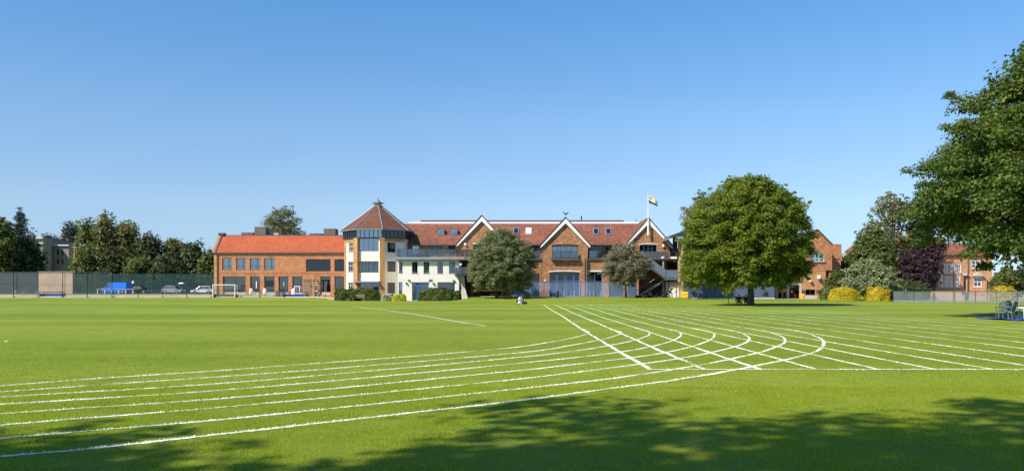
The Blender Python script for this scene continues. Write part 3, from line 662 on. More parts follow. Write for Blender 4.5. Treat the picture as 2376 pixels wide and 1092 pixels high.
# ============================================================ octagonal tower
TC = (X(877, 124.3), 124.3); TWR = thing('octagonal_tower', 'octagonal stair tower with brown pointed tiled roof and glazed band', 'building', (TC[0], TC[1], 0))
rot = R(-6); Ra = 4.65   # apothem
zcl = Z(552, 120); zev = Z(532, 120)
def face(k):   # k=0 the face towards the camera, -1 left, +1 right
    a = rot + k * R(45); nrm = Vector((math.sin(a), -math.cos(a))); u = Vector((math.cos(a), math.sin(a)))
    return Matrix.Translation((TC[0] + nrm.x * Ra, TC[1] + nrm.y * Ra, 0)) @ Matrix.Rotation(a, 4, 'Z')
hw = Ra * math.tan(R(22.5))
s15 = 15.5
def zz(py): return CH + (HY - py) / s15
def wnd(par, F, o_, **kw): return window(par, F, o_, **kw)
# front face
F0 = face(0); g1 = (-hw + .25, hw - .55, zz(583), zcl); g2 = (-hw + .25, hw - .55, zz(630), zz(606)); g3 = (-hw + .25, hw - .55, -.1, zz(655))
wall_mb(F0, -hw, hw, -.2, zcl, [g1, g2, g3], .3).build('front_wall', M['cream'], TWR)
window(TWR, F0, g1, cols=4, gl='gl', d=.08, frame='navy', label='tall four light window in the front of the tower'); window(TWR, F0, g2, cols=6, gl='gl_win', d=.12, back='curtain', backcols=[(.04, .12), (.22, .3), (.38, .42), (.55, .63), (.8, .88)], sill='slate', rows=[.78])
m = window(TWR, F0, g3, cols=3, gl='gl_win', d=.25, back='bluecurtain', frame='paleblue')
box_part(TWR, 'entrance_canopy', 'lead', -hw - .3, hw - .3, -1.1, -.01, zz(655), zz(652), F0)
# left face
F1 = face(-1); l1 = (-hw + 1.15, hw - .75, zz(583), zz(562)); l2 = (-hw + .95, hw - .55, zz(630), zz(606)); l3 = (-hw + .95, hw - .55, zz(671), zz(655))
wall_mb(F1, -hw, hw, -.2, zcl, [l1, l2, l3], .3).build('side_wall', M['cream'], TWR)
MB(F1).box(-hw + .02, -hw + .5, -.1, -.003, -.2, zcl - .02).box(-hw + .5, hw - .45, -.1, -.003, zz(560), zcl - .02).build('brick_facing', M['brick_tan'], TWR)
for o_ in (l1, l2, l3): window(TWR, F1, o_, cols=4, rows=[.6], frame='white', gl='gl_win', d=.1, back='bluecurtain', backcols=[(0, .35), (.7, 1)], sill='slate')
# right face
F2 = face(1); r1 = (-hw + .9, -hw + 2.3, zz(585), zz(562)); r2 = (-hw + .9, -hw + 2.3, zz(630), zz(606)); r3 = (-hw + .9, -hw + 2.2, zz(680), zz(655))
wall_mb(F2, -hw, hw, -.2, zcl, [r1, r2, r3], .3).build('side_wall', M['cream'], TWR)
for o_ in (r1, r2, r3): window(TWR, F2, o_, cols=2, gl='gl_dark', d=.12)
for kf in (2, 3, 4, 5, 6): MB(face(kf)).box(-hw, hw, 0, .3, -.2, zcl).build('rear_wall', M['cream'], TWR)
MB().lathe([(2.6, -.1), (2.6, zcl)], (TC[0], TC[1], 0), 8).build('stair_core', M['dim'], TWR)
# brick piers at the corners between the faces
for kf, sg in ((0, -1), (0, 1)):
    a = rot + sg * R(22.5); c = Ra / math.cos(R(22.5)); p = (TC[0] + math.sin(a) * (c + .12), TC[1] - math.cos(a) * (c + .12)); Fp = Matrix.Translation((p[0], p[1], 0)) @ Matrix.Rotation(a, 4, 'Z')
    MB(Fp).box(-.42 if sg < 0 else -.36, .36, -.22, .6, -.2, zcl + .0).build('corner_pier', M['brick_tan'], TWR)
MB(F2).box(-hw + .5, hw, -.12, -.003, zz(560), zcl - .02).build('brick_band', M['brick_tan'], TWR)
# glazed clerestory band all round
for kf in range(-3, 5):
    Fk = face(kf); bw = hw + .12; m = MB(Fk); m.box(-bw, bw, -.28, -.1, zcl - .02, zcl + .1); m.box(-bw, bw, -.28, -.1, zev - .15, zev)
    n = 6
    for i in range(n + 1): u = -bw + 2 * bw * i / n; m.box(u - .04, u + .04, -.26, -.12, zcl + .1, zev - .15)
    fr = m.build('clerestory_window', M['dark'], TWR)
    if abs(kf) <= 2:
        for i in range(n): MB(Fk).box(-bw + 2 * bw * i / n + .045, -bw + 2 * bw * (i + 1) / n - .045, -.2, -.19, zcl + .1, zev - .15).build('pane', M['gl' if kf == 0 else 'gl_dark'], fr)
    else: MB(Fk).box(-bw, bw, -.2, -.19, zcl + .1, zev - .15).build('glazing', M['gl_dark'], fr)
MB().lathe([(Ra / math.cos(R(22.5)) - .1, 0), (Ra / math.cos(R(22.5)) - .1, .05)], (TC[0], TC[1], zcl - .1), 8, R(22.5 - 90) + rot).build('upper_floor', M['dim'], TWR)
# roof: eight tiled slopes with lead hips, soffit and lantern
Re = 5.75; Rt = .62; zt = Z(478, 124); th8 = [rot - R(90) + R(22.5) + k * R(45) for k in range(8)]
def rp(a, r_, z): return Vector((TC[0] + math.cos(a) * r_, TC[1] + math.sin(a) * r_, z))
for k_ in range(8):
    a, b = th8[k_ - 1], th8[k_]
    mid = .5; zm = zev + (zt - zev) * .47
    MB().add([rp(a, Re, zev), rp(b, Re, zev), rp(b, (Re + Rt) / 2, zm), rp(a, (Re + Rt) / 2, zm), rp(b, Rt, zt), rp(a, Rt, zt)], [(0, 1, 2, 3), (3, 2, 4, 5)]).build('roof_slope', M['tile_brown'], TWR)
    MB().tube([rp(b, Re + .02, zev + .02), rp(b, (Re + Rt) / 2, zm + .03), rp(b, Rt, zt + .03)], .075, 5).build('hip_flashing', M['lead'], TWR)
MB().lathe([(Re - 1.4, -.16), (Re + .06, -.13), (Re + .06, -.01)], (TC[0], TC[1], zev), 8, th8[0]).build('eaves_soffit', M['lead'], TWR)
LN = MB().lathe([(Rt + .12, -.02), (Rt + .12, .12), (Rt - .1, .14), (Rt - .1, .42)], (TC[0], TC[1], zt), 8, th8[0]).build('lantern', M['lead'], TWR)
MB().lathe([(Rt + .32, .42), (Rt + .32, .52), (.5, .62), (.1, 1.1), (.03, 1.12), (.03, 1.5)], (TC[0], TC[1], zt), 8, th8[0]).build('lantern_cap', M['brass'], LN)

# ============================================================ white rendered wing with roof terrace
Y = 117.0; F = FR(0, Y)
WW = thing('rendered_wing', 'cream rendered two storey wing with glass railed roof terrace beside the tower', 'building', (X(990, Y), Y, 0))
x0, x1 = X(922.5, Y), X(1065, Y); zt = Z(602, Y)
def op(px0, px1, py0, py1, Y=Y): return (X(px0, Y), X(px1, Y), Z(py1, Y), Z(py0, Y))
up = [op(926, 934, 607, 632), op(956, 969, 607, 633), op(983, 996, 607, 633), op(1015, 1028, 607, 633), op(1042, 1056, 607, 633)]
dn = [op(925, 934, 654, 684), op(956, 995, 655, 697), op(1015, 1055, 655, 680)]
wall_mb(F, x0, x1, -.3, zt, up + dn, .35).build('front_wall', M['cream'], WW)
shell(WW, F, x0, x1, 6.9, -.3, zt, M['cream'])
for i, o_ in enumerate(up): window(WW, F, o_, cols=1 if i == 0 else 2, gl='gl_win', d=.14, back='curtain', backcols=[(.3, .5)] if i < 4 else [(0, .35), (.6, .95)], sill='lead')
window(WW, F, dn[0], cols=1, rows=[.6], gl='gl', frame='paleblue', d=.14, back='curtain', name='side_door')
dr = window(WW, F, dn[1], rows=[.84], split=[.27, .34, .62], frame='blue', gl='gl_win', d=.2, fw=.09, name='entrance_door', label='open blue entrance door with light panel above', back='bluecurtain', backcols=[(0, .25), (.65, 1)])
window(WW, F, dn[2], cols=4, gl='gl_win', frame='dark', d=.12, back='bluecurtain', backcols=[(.3, 1)])
for o_ in dn[1:]: MB(F).box(o_[0] - .06, o_[1] + .06, -.05, .1, o_[3] + .002, o_[3] + .14).build('lintel', M['stone'], WW)
box_part(WW, 'wall_sign', 'slate', X(995, Y), X(1003, Y), -.06, -.003, Z(652, Y), Z(648, Y), F)
for a, b in ((949, 650), (943.5, 657), (1006, 657.5), (1053, 651)):
    MB().lathe([(.05, -.1), (.16, -.05), (.16, .06), (.05, .12)], (X(a, Y), Y - .12, Z(b, Y)), 8).build('wall_lamp', M['black'], WW)
xs2 = X(1160, Y)
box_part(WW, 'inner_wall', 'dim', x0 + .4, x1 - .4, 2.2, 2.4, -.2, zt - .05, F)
MB(F).add([(x0 - .2, -.35, zt), (X(1036, Y), -.5, zt), (xs2, -.5, zt + .02), (xs2, 7, zt + .02), (x0 - .2, 7, zt), (x0 - .2, -.35, zt + .38), (X(1036, Y), -.5, zt + .34), (xs2, -.5, zt + .2), (xs2, 7, zt + .2), (x0 - .2, 7, zt + .38)],
          [(4, 3, 2, 1, 0), (5, 6, 7, 8, 9), (0, 1, 6, 5), (1, 2, 7, 6), (2, 3, 8, 7), (3, 4, 9, 8), (4, 0, 5, 9)]).build('terrace_slab', M['lead'], WW)
box_part(WW, 'terrace_edge', 'dark', x0 - .21, xs2 + .01, -.52, -.36, zt - .12, zt - .003, F)
rail(WW, F, [(x0 + .05, 6.5, zt + .38), (x0 + .05, -.2, zt + .38), (X(1058, Y), -.35, zt + .36), (X(1160, Y), -.35, zt + .25)], 1.12, 1.35)
# small side balcony
box_part(WW, 'balcony_floor', 'dark', X(1056, Y), X(1092, Y), -1.2, .1, Z(640, Y), Z(637, Y), F)
rail(WW, F, [(X(1057, Y), -.1, Z(637, Y)), (X(1057, Y), -1.15, Z(637, Y)), (X(1091, Y), -1.15, Z(637, Y))], 1.1, 1.1, glm='gl_rail')
lamp(WW, X(1069.5, Y), Y - .3, Z(614, Y), .2)
# flared stone buttress at the corner
MB(F).add([(X(1067, Y), -.5, -.1), (X(1087, Y), -.5, .1), (X(1087, Y), .6, .1), (X(1067, Y), .6, -.1), (X(1071, Y), -.1, Z(668, Y)), (X(1079, Y), -.1, Z(668, Y)), (X(1079, Y), .5, Z(668, Y)), (X(1071, Y), .5, Z(668, Y)),
           (X(1066, Y), -.1, Z(640, Y)), (X(1077, Y), -.1, Z(640, Y)), (X(1077, Y), .5, Z(640, Y)), (X(1066, Y), .5, Z(640, Y))],
          [(0, 1, 5, 4), (1, 2, 6, 5), (2, 3, 7, 6), (3, 0, 4, 7), (4, 5, 9, 8), (5, 6, 10, 9), (6, 7, 11, 10), (7, 4, 8, 11), (8, 9, 10, 11)]).build('buttress', M['stone'], WW)

# ============================================================ main hall with three gables
YG = 121.5; YM = 124.0
HALL = thing('main_hall', 'long brown brick hall with weathered red roof and three white edged gables', 'building', (X(1280, YM), YM, .4))
FG = FR(0, YG); FM = FR(0, YM); FL = FR(0, 121.8)
def og(a, b, c, d): return (X(a, YG), X(b, YG), Z(d, YG), Z(c, YG))
def om(a, b, c, d): return (X(a, YM), X(b, YM), Z(d, YM), Z(c, YM))
def ol(a, b, c, d): return (X(a, 121.8), X(b, 121.8), Z(d, 121.8), Z(c, 121.8))
ze = Z(566, 123.6); YR = 129.5; zr = Z(519, YR)
# upper wall
upw = [om(957, 972, 569, 590), om(996, 1009, 569, 590), om(1012, 1026, 569, 590), om(1040, 1056, 569, 590), om(1180, 1207, 571, 598), om(1214, 1252, 571, 598), om(1371, 1399, 570, 598), om(1404, 1446, 570, 598)]
wall_mb(FM, X(948, YM), X(1560, YM), Z(600, YM) - .5, ze, upw, .3).build('upper_wall', M['brick_old'], HALL)
for i, o_ in enumerate(upw):
    window(HALL, FM, o_, cols=2 if i < 4 else 3, rows=[.45] if i == 0 else 1, frame='white' if i == 0 else 'dark', gl='gl_dark' if i else 'gl', d=.12, label='white framed window at the roof terrace end' if i == 0 else None)
# ground floor wall, standing forward under the veranda
gfw = [ol(1180, 1214, 634, 689), ol(1219, 1252, 634, 689), ol(1363, 1397.5, 630, 689), ol(1414, 1447, 640, 689)]
wall_mb(FL, X(1174, 121.8), X(1452, 121.8), -.2, Z(603, 121.8), [o for o in gfw[:2]] + [(X(1258, 121.8) + .1, X(1364, 121.8) - .1, -.2, Z(603, 121.8))] + gfw[2:], .35).build('lower_wall', M['brick_old'], HALL)
for i, o_ in enumerate(gfw): window(HALL, FL, o_, cols=2, rows=[.62], frame='blue' if i == 2 else 'dark', gl='gl_dark', d=.25, fw=.08, name='glazed_door')
for o_ in gfw[2:]:
    MB(FL).box(o_[0] - .1, o_[1] + .1, -.04, .1, o_[3] + .003, o_[3] + .2).build('lintel', M['white'], HALL)
for a, b in ((1172, 1258), (1365, 1452)):
    box_part(HALL, 'veranda_slab', 'slate', X(a, 121.8) , X(b, 121.8), -.25, 2.1, Z(603, 121.8), Z(598, 121.8), FL)
    rail(HALL, FL, [(X(a + 2, 121.8), -.15, Z(598, 121.8)), (X(b - 2, 121.8), -.15, Z(598, 121.8))], 1.1, 1.5)
# undercroft left of the ground floor
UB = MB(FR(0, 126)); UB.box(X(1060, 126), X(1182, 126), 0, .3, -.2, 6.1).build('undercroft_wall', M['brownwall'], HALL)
box_part(HALL, 'undercroft_plinth', 'paving', X(1066, 119), X(1150, 119), 119.2, 125.9, -.2, .62)
for p in (1092, 1150): box_part(HALL, 'undercroft_pillar', 'brick_old', X(p, 121), X(p + 6, 121), 121, 121.5, 0, 6.08)
# main roof
MB().slab((X(944, 123.4), 123.4, ze - .02), (X(1540, 123.4), 123.4, ze - .02), (X(1496, YR), YR, zr), (X(930, YR), YR, zr), .18).build('roof_slope', M['tile_red'], HALL)
MB().slab((X(930, YR), 136, zr), (X(1496, YR), 136, zr), (X(1540, 123.4), 142, ze), (X(930, 123.4), 142, ze), .18).build('roof_slope', M['tile_red'], HALL)
box_part(HALL, 'eaves_gutter', 'slate', X(948, 123.4), X(1545, 123.4), 123.22, 123.4, ze - .22, ze - .03)
box_part(HALL, 'ridge_fascia', 'white', X(948, YR), X(1490, YR), YR - .02, YR + 6, zr + .02, zr + .33)
box_part(HALL, 'flat_roof', 'slate', X(975, YR), X(1448, YR), YR + .4, YR + 5, zr + .33, zr + .62)
box_part(HALL, 'rear_wall', 'brick_old', X(948, YM), X(1545, YM), 141.5, 141.9, -.2, ze)
box_part(HALL, 'end_wall', 'brick_old', X(1545, YM), X(1545, YM) + .3, 124.4, 141.4, -.2, ze)
for p, q in ((1016, 539), (1046, 539)):
    a = MB().box(X(p, 127) - .1, X(p + 15, 127) + .1, 126, 127.4, Z(q + 9, 127), Z(q - 7, 127)).build('dormer_vent', M['slate'], HALL)
    MB().box(X(p + 2, 126), X(p + 13, 126), 125.94, 125.98, Z(q + 6, 126), Z(q - 4, 126)).build('pane', M['gl'], a)
    MB().box(X(p, 126), X(p + 15, 126), 125.99, 126.01, Z(q + 7, 126), Z(q - 6, 126)).build('frame', M['lead'], a)
def on_roof(px, py):
    k_ = (zr - ze) / (YR - 123.4); Yr = (CH - ze + k_ * 123.4) / (k_ - (HY - py) / F_); return Vector((X(px, Yr), Yr, Z(py, Yr)))
for p, q, mt in ((1191, 530, 'lead'), (1220, 530, 'white'), (1376, 531, 'lead'), (1405, 531, 'lead')):
    a, b, c, d = on_roof(p, q + 14), on_roof(p + 13, q + 14), on_roof(p + 13, q), on_roof(p, q); n_ = (b - a).cross(d - a).normalized() * .16
    MBx = MB().slab(a + n_, b + n_, c + n_, d + n_, .3).build('rooflight', M[mt], HALL)
    e = lambda u, v: a.lerp(b, u).lerp(d.lerp(c, u), v) + n_ * 1.08
    MB().slab(e(.14, .1), e(.86, .1), e(.86, .9), e(.14, .9), .01).build('pane', M['curtain'] if mt == 'white' else M['gl'], MBx)
for p, q in ((1349, 500), (1476, 510)): MB().tube([(X(p, 131), 131, zr), (X(p, 131), 131, Z(q, 131))], .1, 6).build('vent_pipe', M['black'], HALL)
# gables
def gable(ax, ay, lx, rx, ey, zbase, ops, label=None):
    a0, a1, xa = X(lx, YG), X(rx, YG), X(ax, YG); zE, zA = Z(ey, YG), Z(ay, YG)
    inl = .5 * (a1 - a0) * .06
    m = wall_mb(FG, a0 + inl, a1 - inl, zbase, zE, ops, .4); m.prism([(a0 + inl, zE + .002), (a1 - inl, zE + .002), (xa, zA - .25)], 0, .4); g = m.build('gable_wall', M['brick_old'], HALL)
    if label: g['label'] = label
    for s, xe in ((-1, a0), (1, a1)):
        dz = .78; ov = .12 * s
        poly = [(xe + ov, zE - .25), (xa, zA), (xa, zA - dz), (xe + ov - s * .0, zE - .25 - dz * .45), ]
        if s < 0: poly = poly[::-1]
        MB(FG).prism(poly, -.34, -.06).build('bargeboard', M['white'], HALL)
        q = [(xe + ov * 1.6, -.42, zE - .2), (xa, -.42, zA + .09), (xa, 8, zA + .09), (xe + ov * 1.6, 8, zE - .2)]
        if s < 0: q = [q[0], q[3], q[2], q[1]]
        q = [q[0], q[1], q[2], q[3]]
        sl_ = MB(FG).slab(*(q if s > 0 else q), .09)
        sl_.build('gable_roof', M['tile_red'], HALL)
        MB(FG).box(min(xe, xe - s * inl) if False else (a0 + inl if s < 0 else a1 - inl - .3), (a0 + inl + .3 if s < 0 else a1 - inl), .401, 2.6, max(zbase, 6.2), zE - .05).build('gable_cheek', M['brick_old'], HALL)
    return zA
gable(1118, 501, 1062, 1174, 563, Z(600, YG), [og(1098, 1137, 566, 592)])
gable(1312, 506, 1256, 1367, 566, -.2, [og(1281, 1341, 570, 597), og(1275, 1345, 631, 688)])
gable(1504, 507, 1449, 1558, 568, Z(606, YG), [og(1484, 1524, 568, 590)])
wall_mb(FG, X(1452, YG), X(1482, YG), -.2, Z(606, YG) - .003, [og(1456, 1478, 648, 688)], .4).build('lower_wall', M['brick_old'], HALL)
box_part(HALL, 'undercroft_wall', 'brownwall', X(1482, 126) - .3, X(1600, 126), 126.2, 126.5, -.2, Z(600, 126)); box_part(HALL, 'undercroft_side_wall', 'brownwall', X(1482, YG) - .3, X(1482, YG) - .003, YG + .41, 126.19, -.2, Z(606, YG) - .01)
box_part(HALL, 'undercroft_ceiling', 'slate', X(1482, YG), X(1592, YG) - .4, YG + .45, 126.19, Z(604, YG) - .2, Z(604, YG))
box_part(HALL, 'undercroft_doorway', 'black', X(1516, 126.1), X(1536, 126.1), 126.1, 126.19, .4, Z(652, 126.1))
window(HALL, FG, og(1098, 1137, 566, 592), cols=3, gl='gl_dark', d=.15); window(HALL, FG, og(1281, 1341, 570, 597), split=[.22, .32, .49, .56, .74, .8], gl='gl', d=.3, fw=.08, rows=1)
d3 = window(HALL, FG, og(1275, 1345, 631, 688), split=[.22, .25, .5, .56, .8, .83], rows=[.66], gl='gl_dark', frame='blue', d=.3, fw=.08, name='glazed_door', label='wide blue framed glass doors under the middle gable')
window(HALL, FG, og(1484, 1524, 568, 590), cols=4, gl='gl', frame='blue', d=.1, back='bluecurtain', backcols=[(.1, .45)]); window(HALL, FG, og(1456, 1478, 648, 688), cols=2, gl='gl_dark', d=.2, name='glazed_door')
def arc_lintel(a, b, py, rise, th, mat):
    m = MB(FG); n = 8; P = [(X(a + (b - a) * i / n, YG), Z(py, YG) + rise * (1 - (2 * i / n - 1) ** 2)) for i in range(n + 1)]
    m.prism([(x, z) for x, z in P] + [(x, z + th) for x, z in P[::-1]], -.05, .1); m.build('arched_lintel', M[mat], HALL)
arc_lintel(1097, 1138, 566, .06, .16, 'white'); arc_lintel(1280, 1342, 570, .14, .1, 'black'); arc_lintel(1273, 1347, 631, .12, .14, 'white'); arc_lintel(1482, 1526, 568, .16, .12, 'white')
box_part(HALL, 'balcony_ledge', 'slate', X(1279, YG), X(1343, YG), -.55, -.003, Z(604, YG), Z(598, YG), FG)
rail(HALL, FG, [(X(1281, YG), -.4, Z(598, YG)), (X(1341, YG), -.4, Z(598, YG))], 1.0, 1.3)
for p, q in ((1080, 567), (1467, 570), (1539, 571)): lamp(HALL, X(p, YG), YG - .15, Z(q, YG), .2)
for p, q in ((1265, 650),): box_part(HALL, 'alarm_box', 'white', X(p, YG) - .13, X(p, YG) + .13, -.12, -.003, Z(q, YG) - .13, Z(q, YG) + .13, FG)
for p in (1256.5, 1357, 1362): MB().tube([(X(p, YG), YG - .1, .3), (X(p, YG), YG - .1, Z(600, YG))], .055, 6).build('drainpipe', M['slate'], HALL)
# terrace and dark parapet in front of the third gable
YT = 118.0; FT = FR(0, YT)
box_part(HALL, 'terrace_floor', 'slate', X(1488, YT), X(1592, YT) - .3, .15, 3.4, Z(603, YT), Z(600, YT), FT)
box_part(HALL, 'terrace_parapet', 'slate', X(1488, YT), X(1553, YT), 0, .14, Z(602, YT), Z(583, YT), FT)
rail(HALL, FT, [(X(1555, YT), .05, Z(601, YT)), (X(1583, YT), .05, Z(601, YT))], 1.1, 1.0)
box_part(HALL, 'terrace_notice', 'white', X(1556, YT), X(1570, YT), -.03, 0, Z(600, YT), Z(595, YT), FT)
box_part(HALL, 'terrace_notice', 'white', X(1534, YT), X(1541, YT), -.04, -.003, Z(599, YT), Z(595, YT), FT)
for p in (1540, 1576): MB().tube([(X(p, YT), YT + .3, .3), (X(p, YT), YT + .3, Z(603, YT) )], .16, 8).build('pillar', M['lead'], HALL)
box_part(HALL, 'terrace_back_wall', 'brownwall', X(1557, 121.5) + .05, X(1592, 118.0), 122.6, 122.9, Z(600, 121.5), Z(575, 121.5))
# outside stair: upper flight, landing, lower flight
ST = thing('outside_stair', 'grey steel outside stair with glass sides below the right hand gable', 'staircase', (X(1520, 116.6), 116.6, .4))
ys0, ys1 = 116.2, 117.6; pA = (X(1488, ys0), Z(603, ys0)); pB = (X(1545, ys0), Z(646, ys0)); nst = 15
for i in range(nst):
    u = i / nst; xa_ = pA[0] + (pB[0] - pA[0]) * u; za_ = pA[1] + (pB[1] - pA[1]) * u
    box_part(ST, 'tread', 'grey', xa_, xa_ + (pB[0] - pA[0]) / nst + .03, ys0 + .08, ys1 - .08, za_ - .06, za_ - .01)
for y_ in (ys0, ys1 - .06): MB().add([(pA[0], y_, pA[1] + .05), (pB[0], y_, pB[1] + .05), (pB[0], y_, pB[1] - .25), (pA[0], y_, pA[1] - .25), (pA[0], y_ + .06, pA[1] + .05), (pB[0], y_ + .06, pB[1] + .05), (pB[0], y_ + .06, pB[1] - .25), (pA[0], y_ + .06, pA[1] - .25)], [(0, 1, 2, 3), (7, 6, 5, 4), (0, 4, 5, 1), (1, 5, 6, 2), (2, 6, 7, 3), (3, 7, 4, 0)]).build('stringer', M['slate'], ST)
rail(ST, None, [(pA[0], ys0, pA[1] + .02), (pB[0], ys0, pB[1] + .02), (X(1573, ys0), ys0, pB[1] + .02)], 1.2, 1.2, glm='stairpanel', toprail='lead')
box_part(ST, 'landing', 'grey', pB[0], X(1574, ys0), ys0, ys1 + 1.4, pB[1] - .2, pB[1])
pC = (X(1545, ys0), pB[1] - .1); pD = (X(1478, ys0), .5)
for i in range(14):
    u = i / 14; xa_ = pC[0] + (pD[0] - pC[0]) * u; za_ = pC[1] + (pD[1] - pC[1]) * u
    box_part(ST, 'tread', 'slate', xa_ - .36, xa_, ys1 + .1, ys1 + 1.3, za_ - .24, za_ - .18)
MB().add([(pC[0], ys1 + .02, pC[1]), (pD[0], ys1 + .02, pD[1]), (pD[0], ys1 + .02, pD[1] - .3), (pC[0], ys1 + .02, pC[1] - .35), (pC[0], ys1 + .08, pC[1]), (pD[0], ys1 + .08, pD[1]), (pD[0], ys1 + .08, pD[1] - .3), (pC[0], ys1 + .08, pC[1] - .35)], [(0, 1, 2, 3), (7, 6, 5, 4), (0, 4, 5, 1), (1, 5, 6, 2), (2, 6, 7, 3), (3, 7, 4, 0)]).build('stringer', M['lead'], ST)
MB().tube([(pD[0], ys1, 1.4), (pC[0], ys1, pC[1] + .9)], .03, 5).build('handrail', M['lead'], ST)
for p in (1548, 1571): MB().tube([(X(p, ys0), ys0 + .3, .3), (X(p, ys0), ys0 + .3, pB[1] - .2)], .07, 8).build('post', M['slate'], ST)
# white store under the terrace
WS = thing('store_shed', 'small weathered white double door store beside the blue grey block', 'shed', (X(1568, 116.9), 116.9, .4)); FS = FR(0, 116.9)
xa_, xb_ = X(1554, 116.9), X(1580, 116.9); zt_ = Z(653, 116.9)
box_part(WS, 'body', 'cream', xa_, xb_, .06, 2, .3, zt_ - .5, FS); box_part(WS, 'top_panel', 'stone', xa_, xb_, .05, 2, zt_ - .497, zt_, FS)
for a, b in ((.06, .49), (.51, .94)):
    dd = box_part(WS, 'door', 'white', xa_ + (xb_ - xa_) * a, xa_ + (xb_ - xa_) * b, 0, .05, .4, zt_ - .55, FS)
    box_part(dd, 'handle', 'black', xa_ + (xb_ - xa_) * (.46 if a < .3 else .53), xa_ + (xb_ - xa_) * (.475 if a < .3 else .545), -.03, -.002, 1.2, 1.4, FS)
box_part(WS, 'notice', 'curtain', xa_ + .95, xa_ + 1.3, -.02, -.002, 1.5, 1.9, FS)

# glass wind screen in front of the doors
def panel_fence(name, label, pts, h, post_step, netm, postm, cat='fence', toprail=True, post_r=.035, bottom=None, pane_name='net_panel', z_up=.05, midrail=False):
    root = thing(name, label, cat, (pts[0][0], pts[0][1], g0(*pts[0])))
    for a, b in zip(pts[:-1], pts[1:]):
        a = Vector(a); b = Vector(b); n = max(1, round((b - a).length / post_step))
        P = [a.lerp(b, i / n) for i in range(n + 1)]; Zg = [g0(p.x, p.y) for p in P]
        for p, z in zip(P, Zg): MB().tube([(p.x, p.y, z - .1), (p.x, p.y, z + h + .05)], post_r, 6).build('post', M[postm], root)
        for i in range(n):
            p, q = P[i], P[i + 1]
            MB().quad((p.x, p.y + .03, Zg[i] + z_up), (q.x, q.y + .03, Zg[i + 1] + z_up), (q.x, q.y + .03, Zg[i + 1] + h), (p.x, p.y + .03, Zg[i] + h)).build(pane_name, M[netm], root)
            rr = [h] + ([h * .5] if midrail else [])
            if toprail:
                for r_ in rr: MB().tube([(p.x, p.y - .02, Zg[i] + r_), (q.x, q.y - .02, Zg[i + 1] + r_)], .02, 5).build('rail', M[postm], root)
            if bottom: MB().slab((p.x + .03, p.y - .02, Zg[i] - .02), (q.x - .03, q.y - .02, Zg[i + 1] - .02), (q.x - .03, q.y - .02, Zg[i + 1] + .24), (p.x + .03, p.y - .02, Zg[i] + .24), -.02).build('kickboard', M[bottom], root)
    return root
panel_fence('glass_screen', 'tall pale blue mesh screen along the paving in front of the hall doors', [(X(1190, 119.6), 119.6), (X(1262, 119.3), 119.3), (X(1347, 119.2), 119.2), (X(1413, 119.2), 119.2), (X(1478, 119.2), 119.2)], Z(653, 119) - .5, 2.2, 'screen', 'grey', cat='screen', post_r=.03, pane_name='mesh_panel')
for i in range(9):
    px_ = 1290 + i * 14.5 + (i % 3) * 3; b_ = thing('bollard', 'short white post on the hall paving, %s from the left' % ordn[i], 'post', (X(px_, 118.6), 118.6, .5), 0, 'short white posts along the hall paving')
    MB().lathe([(.06, 0), (.06, .8), (.03, .86)], (0, 0, 0), 8).build('shaft', M['lead'], b_, world=False)
# weather vane
WV = thing('weather_vane', 'black bird shaped weather vane on the middle gable peak', 'weather vane', (X(1312.5, YG), YG - .1, Z(507, YG)))
MB().tube([(0, 0, 0), (0, 0, .55)], .03, 6).build('rod', M['black'], WV, world=False)
MB().prism([(-.42, .98), (-.3, .78), (-.1, .6), (.08, .55), (.25, .66), (.33, .82), (.5, .86), (.36, .95), (.27, .98), (.2, .84), (.02, .76), (-.14, .82), (-.28, 1.02)], -.03, .03).build('bird', M['black'], WV, world=False)
# flagpole
FPY = YG - .55; FPX = X(1504, FPY)
FP = thing('flagpole', 'white flagpole fixed to the peak of the right hand gable', 'flagpole', (FPX, FPY, Z(546, FPY)))
hp = Z(450, FPY) - Z(546, FPY)
MB().tube([(0, 0, 1.6), (0, 0, hp)], [.085, .055], 8).build('pole', M['white'], FP, world=False)
MB().lathe([(.14, 0), (.14, 1.7)], (0, 0, 0), 8).build('pole_socket', M['white'], FP, world=False)
MB().lathe([(.03, 0), (.09, .06), (.03, .14)], (0, 0, hp), 8).build('finial', M['lead'], FP, world=False)
MB().box(-.05, .05, .05, .5, .3, .4).box(-.05, .05, .05, .5, 1.3, 1.4).build('bracket', M['slate'], FP, world=False)
FLG = thing('flag', 'flag with yellow upper field over white and navy stripes flying at the pole top', 'flag', (FPX + .08, FPY, Z(470, FPY)))
def flag_band(v0, v1, mat, name):
    m = MB(); nx = 10; hoist = 1.25; L = 1.35
    def p(u, v): dx = u * L; return (dx, .14 * math.sin(u * 7 + v) * u, (1 - v) * (hoist - 1.1 * u) - v * u * .55)
    for i in range(nx):
        for a, b in ((v0, v1),): m.add([p(i / nx, b), p((i + 1) / nx, b), p((i + 1) / nx, a), p(i / nx, a)], [(0, 1, 2, 3)])
    m.build(name, M[mat], FLG, True, world=False)
M['flag_yellow'] = plain('flag_yellow', (.78, .58, .24), .8, var=.1)
flag_band(0, .5, 'flag_yellow', 'yellow_field'); flag_band(.5, .68, 'cloth_white', 'white_stripe'); flag_band(.68, 1, 'cloth_navy', 'navy_stripe')
MB().prism([(.2, .82), (.34, .72), (.46, .62), (.42, .5), (.28, .6), (.16, .7)], -.02, .0).build('emblem', M['brownbox'], FLG, world=False)

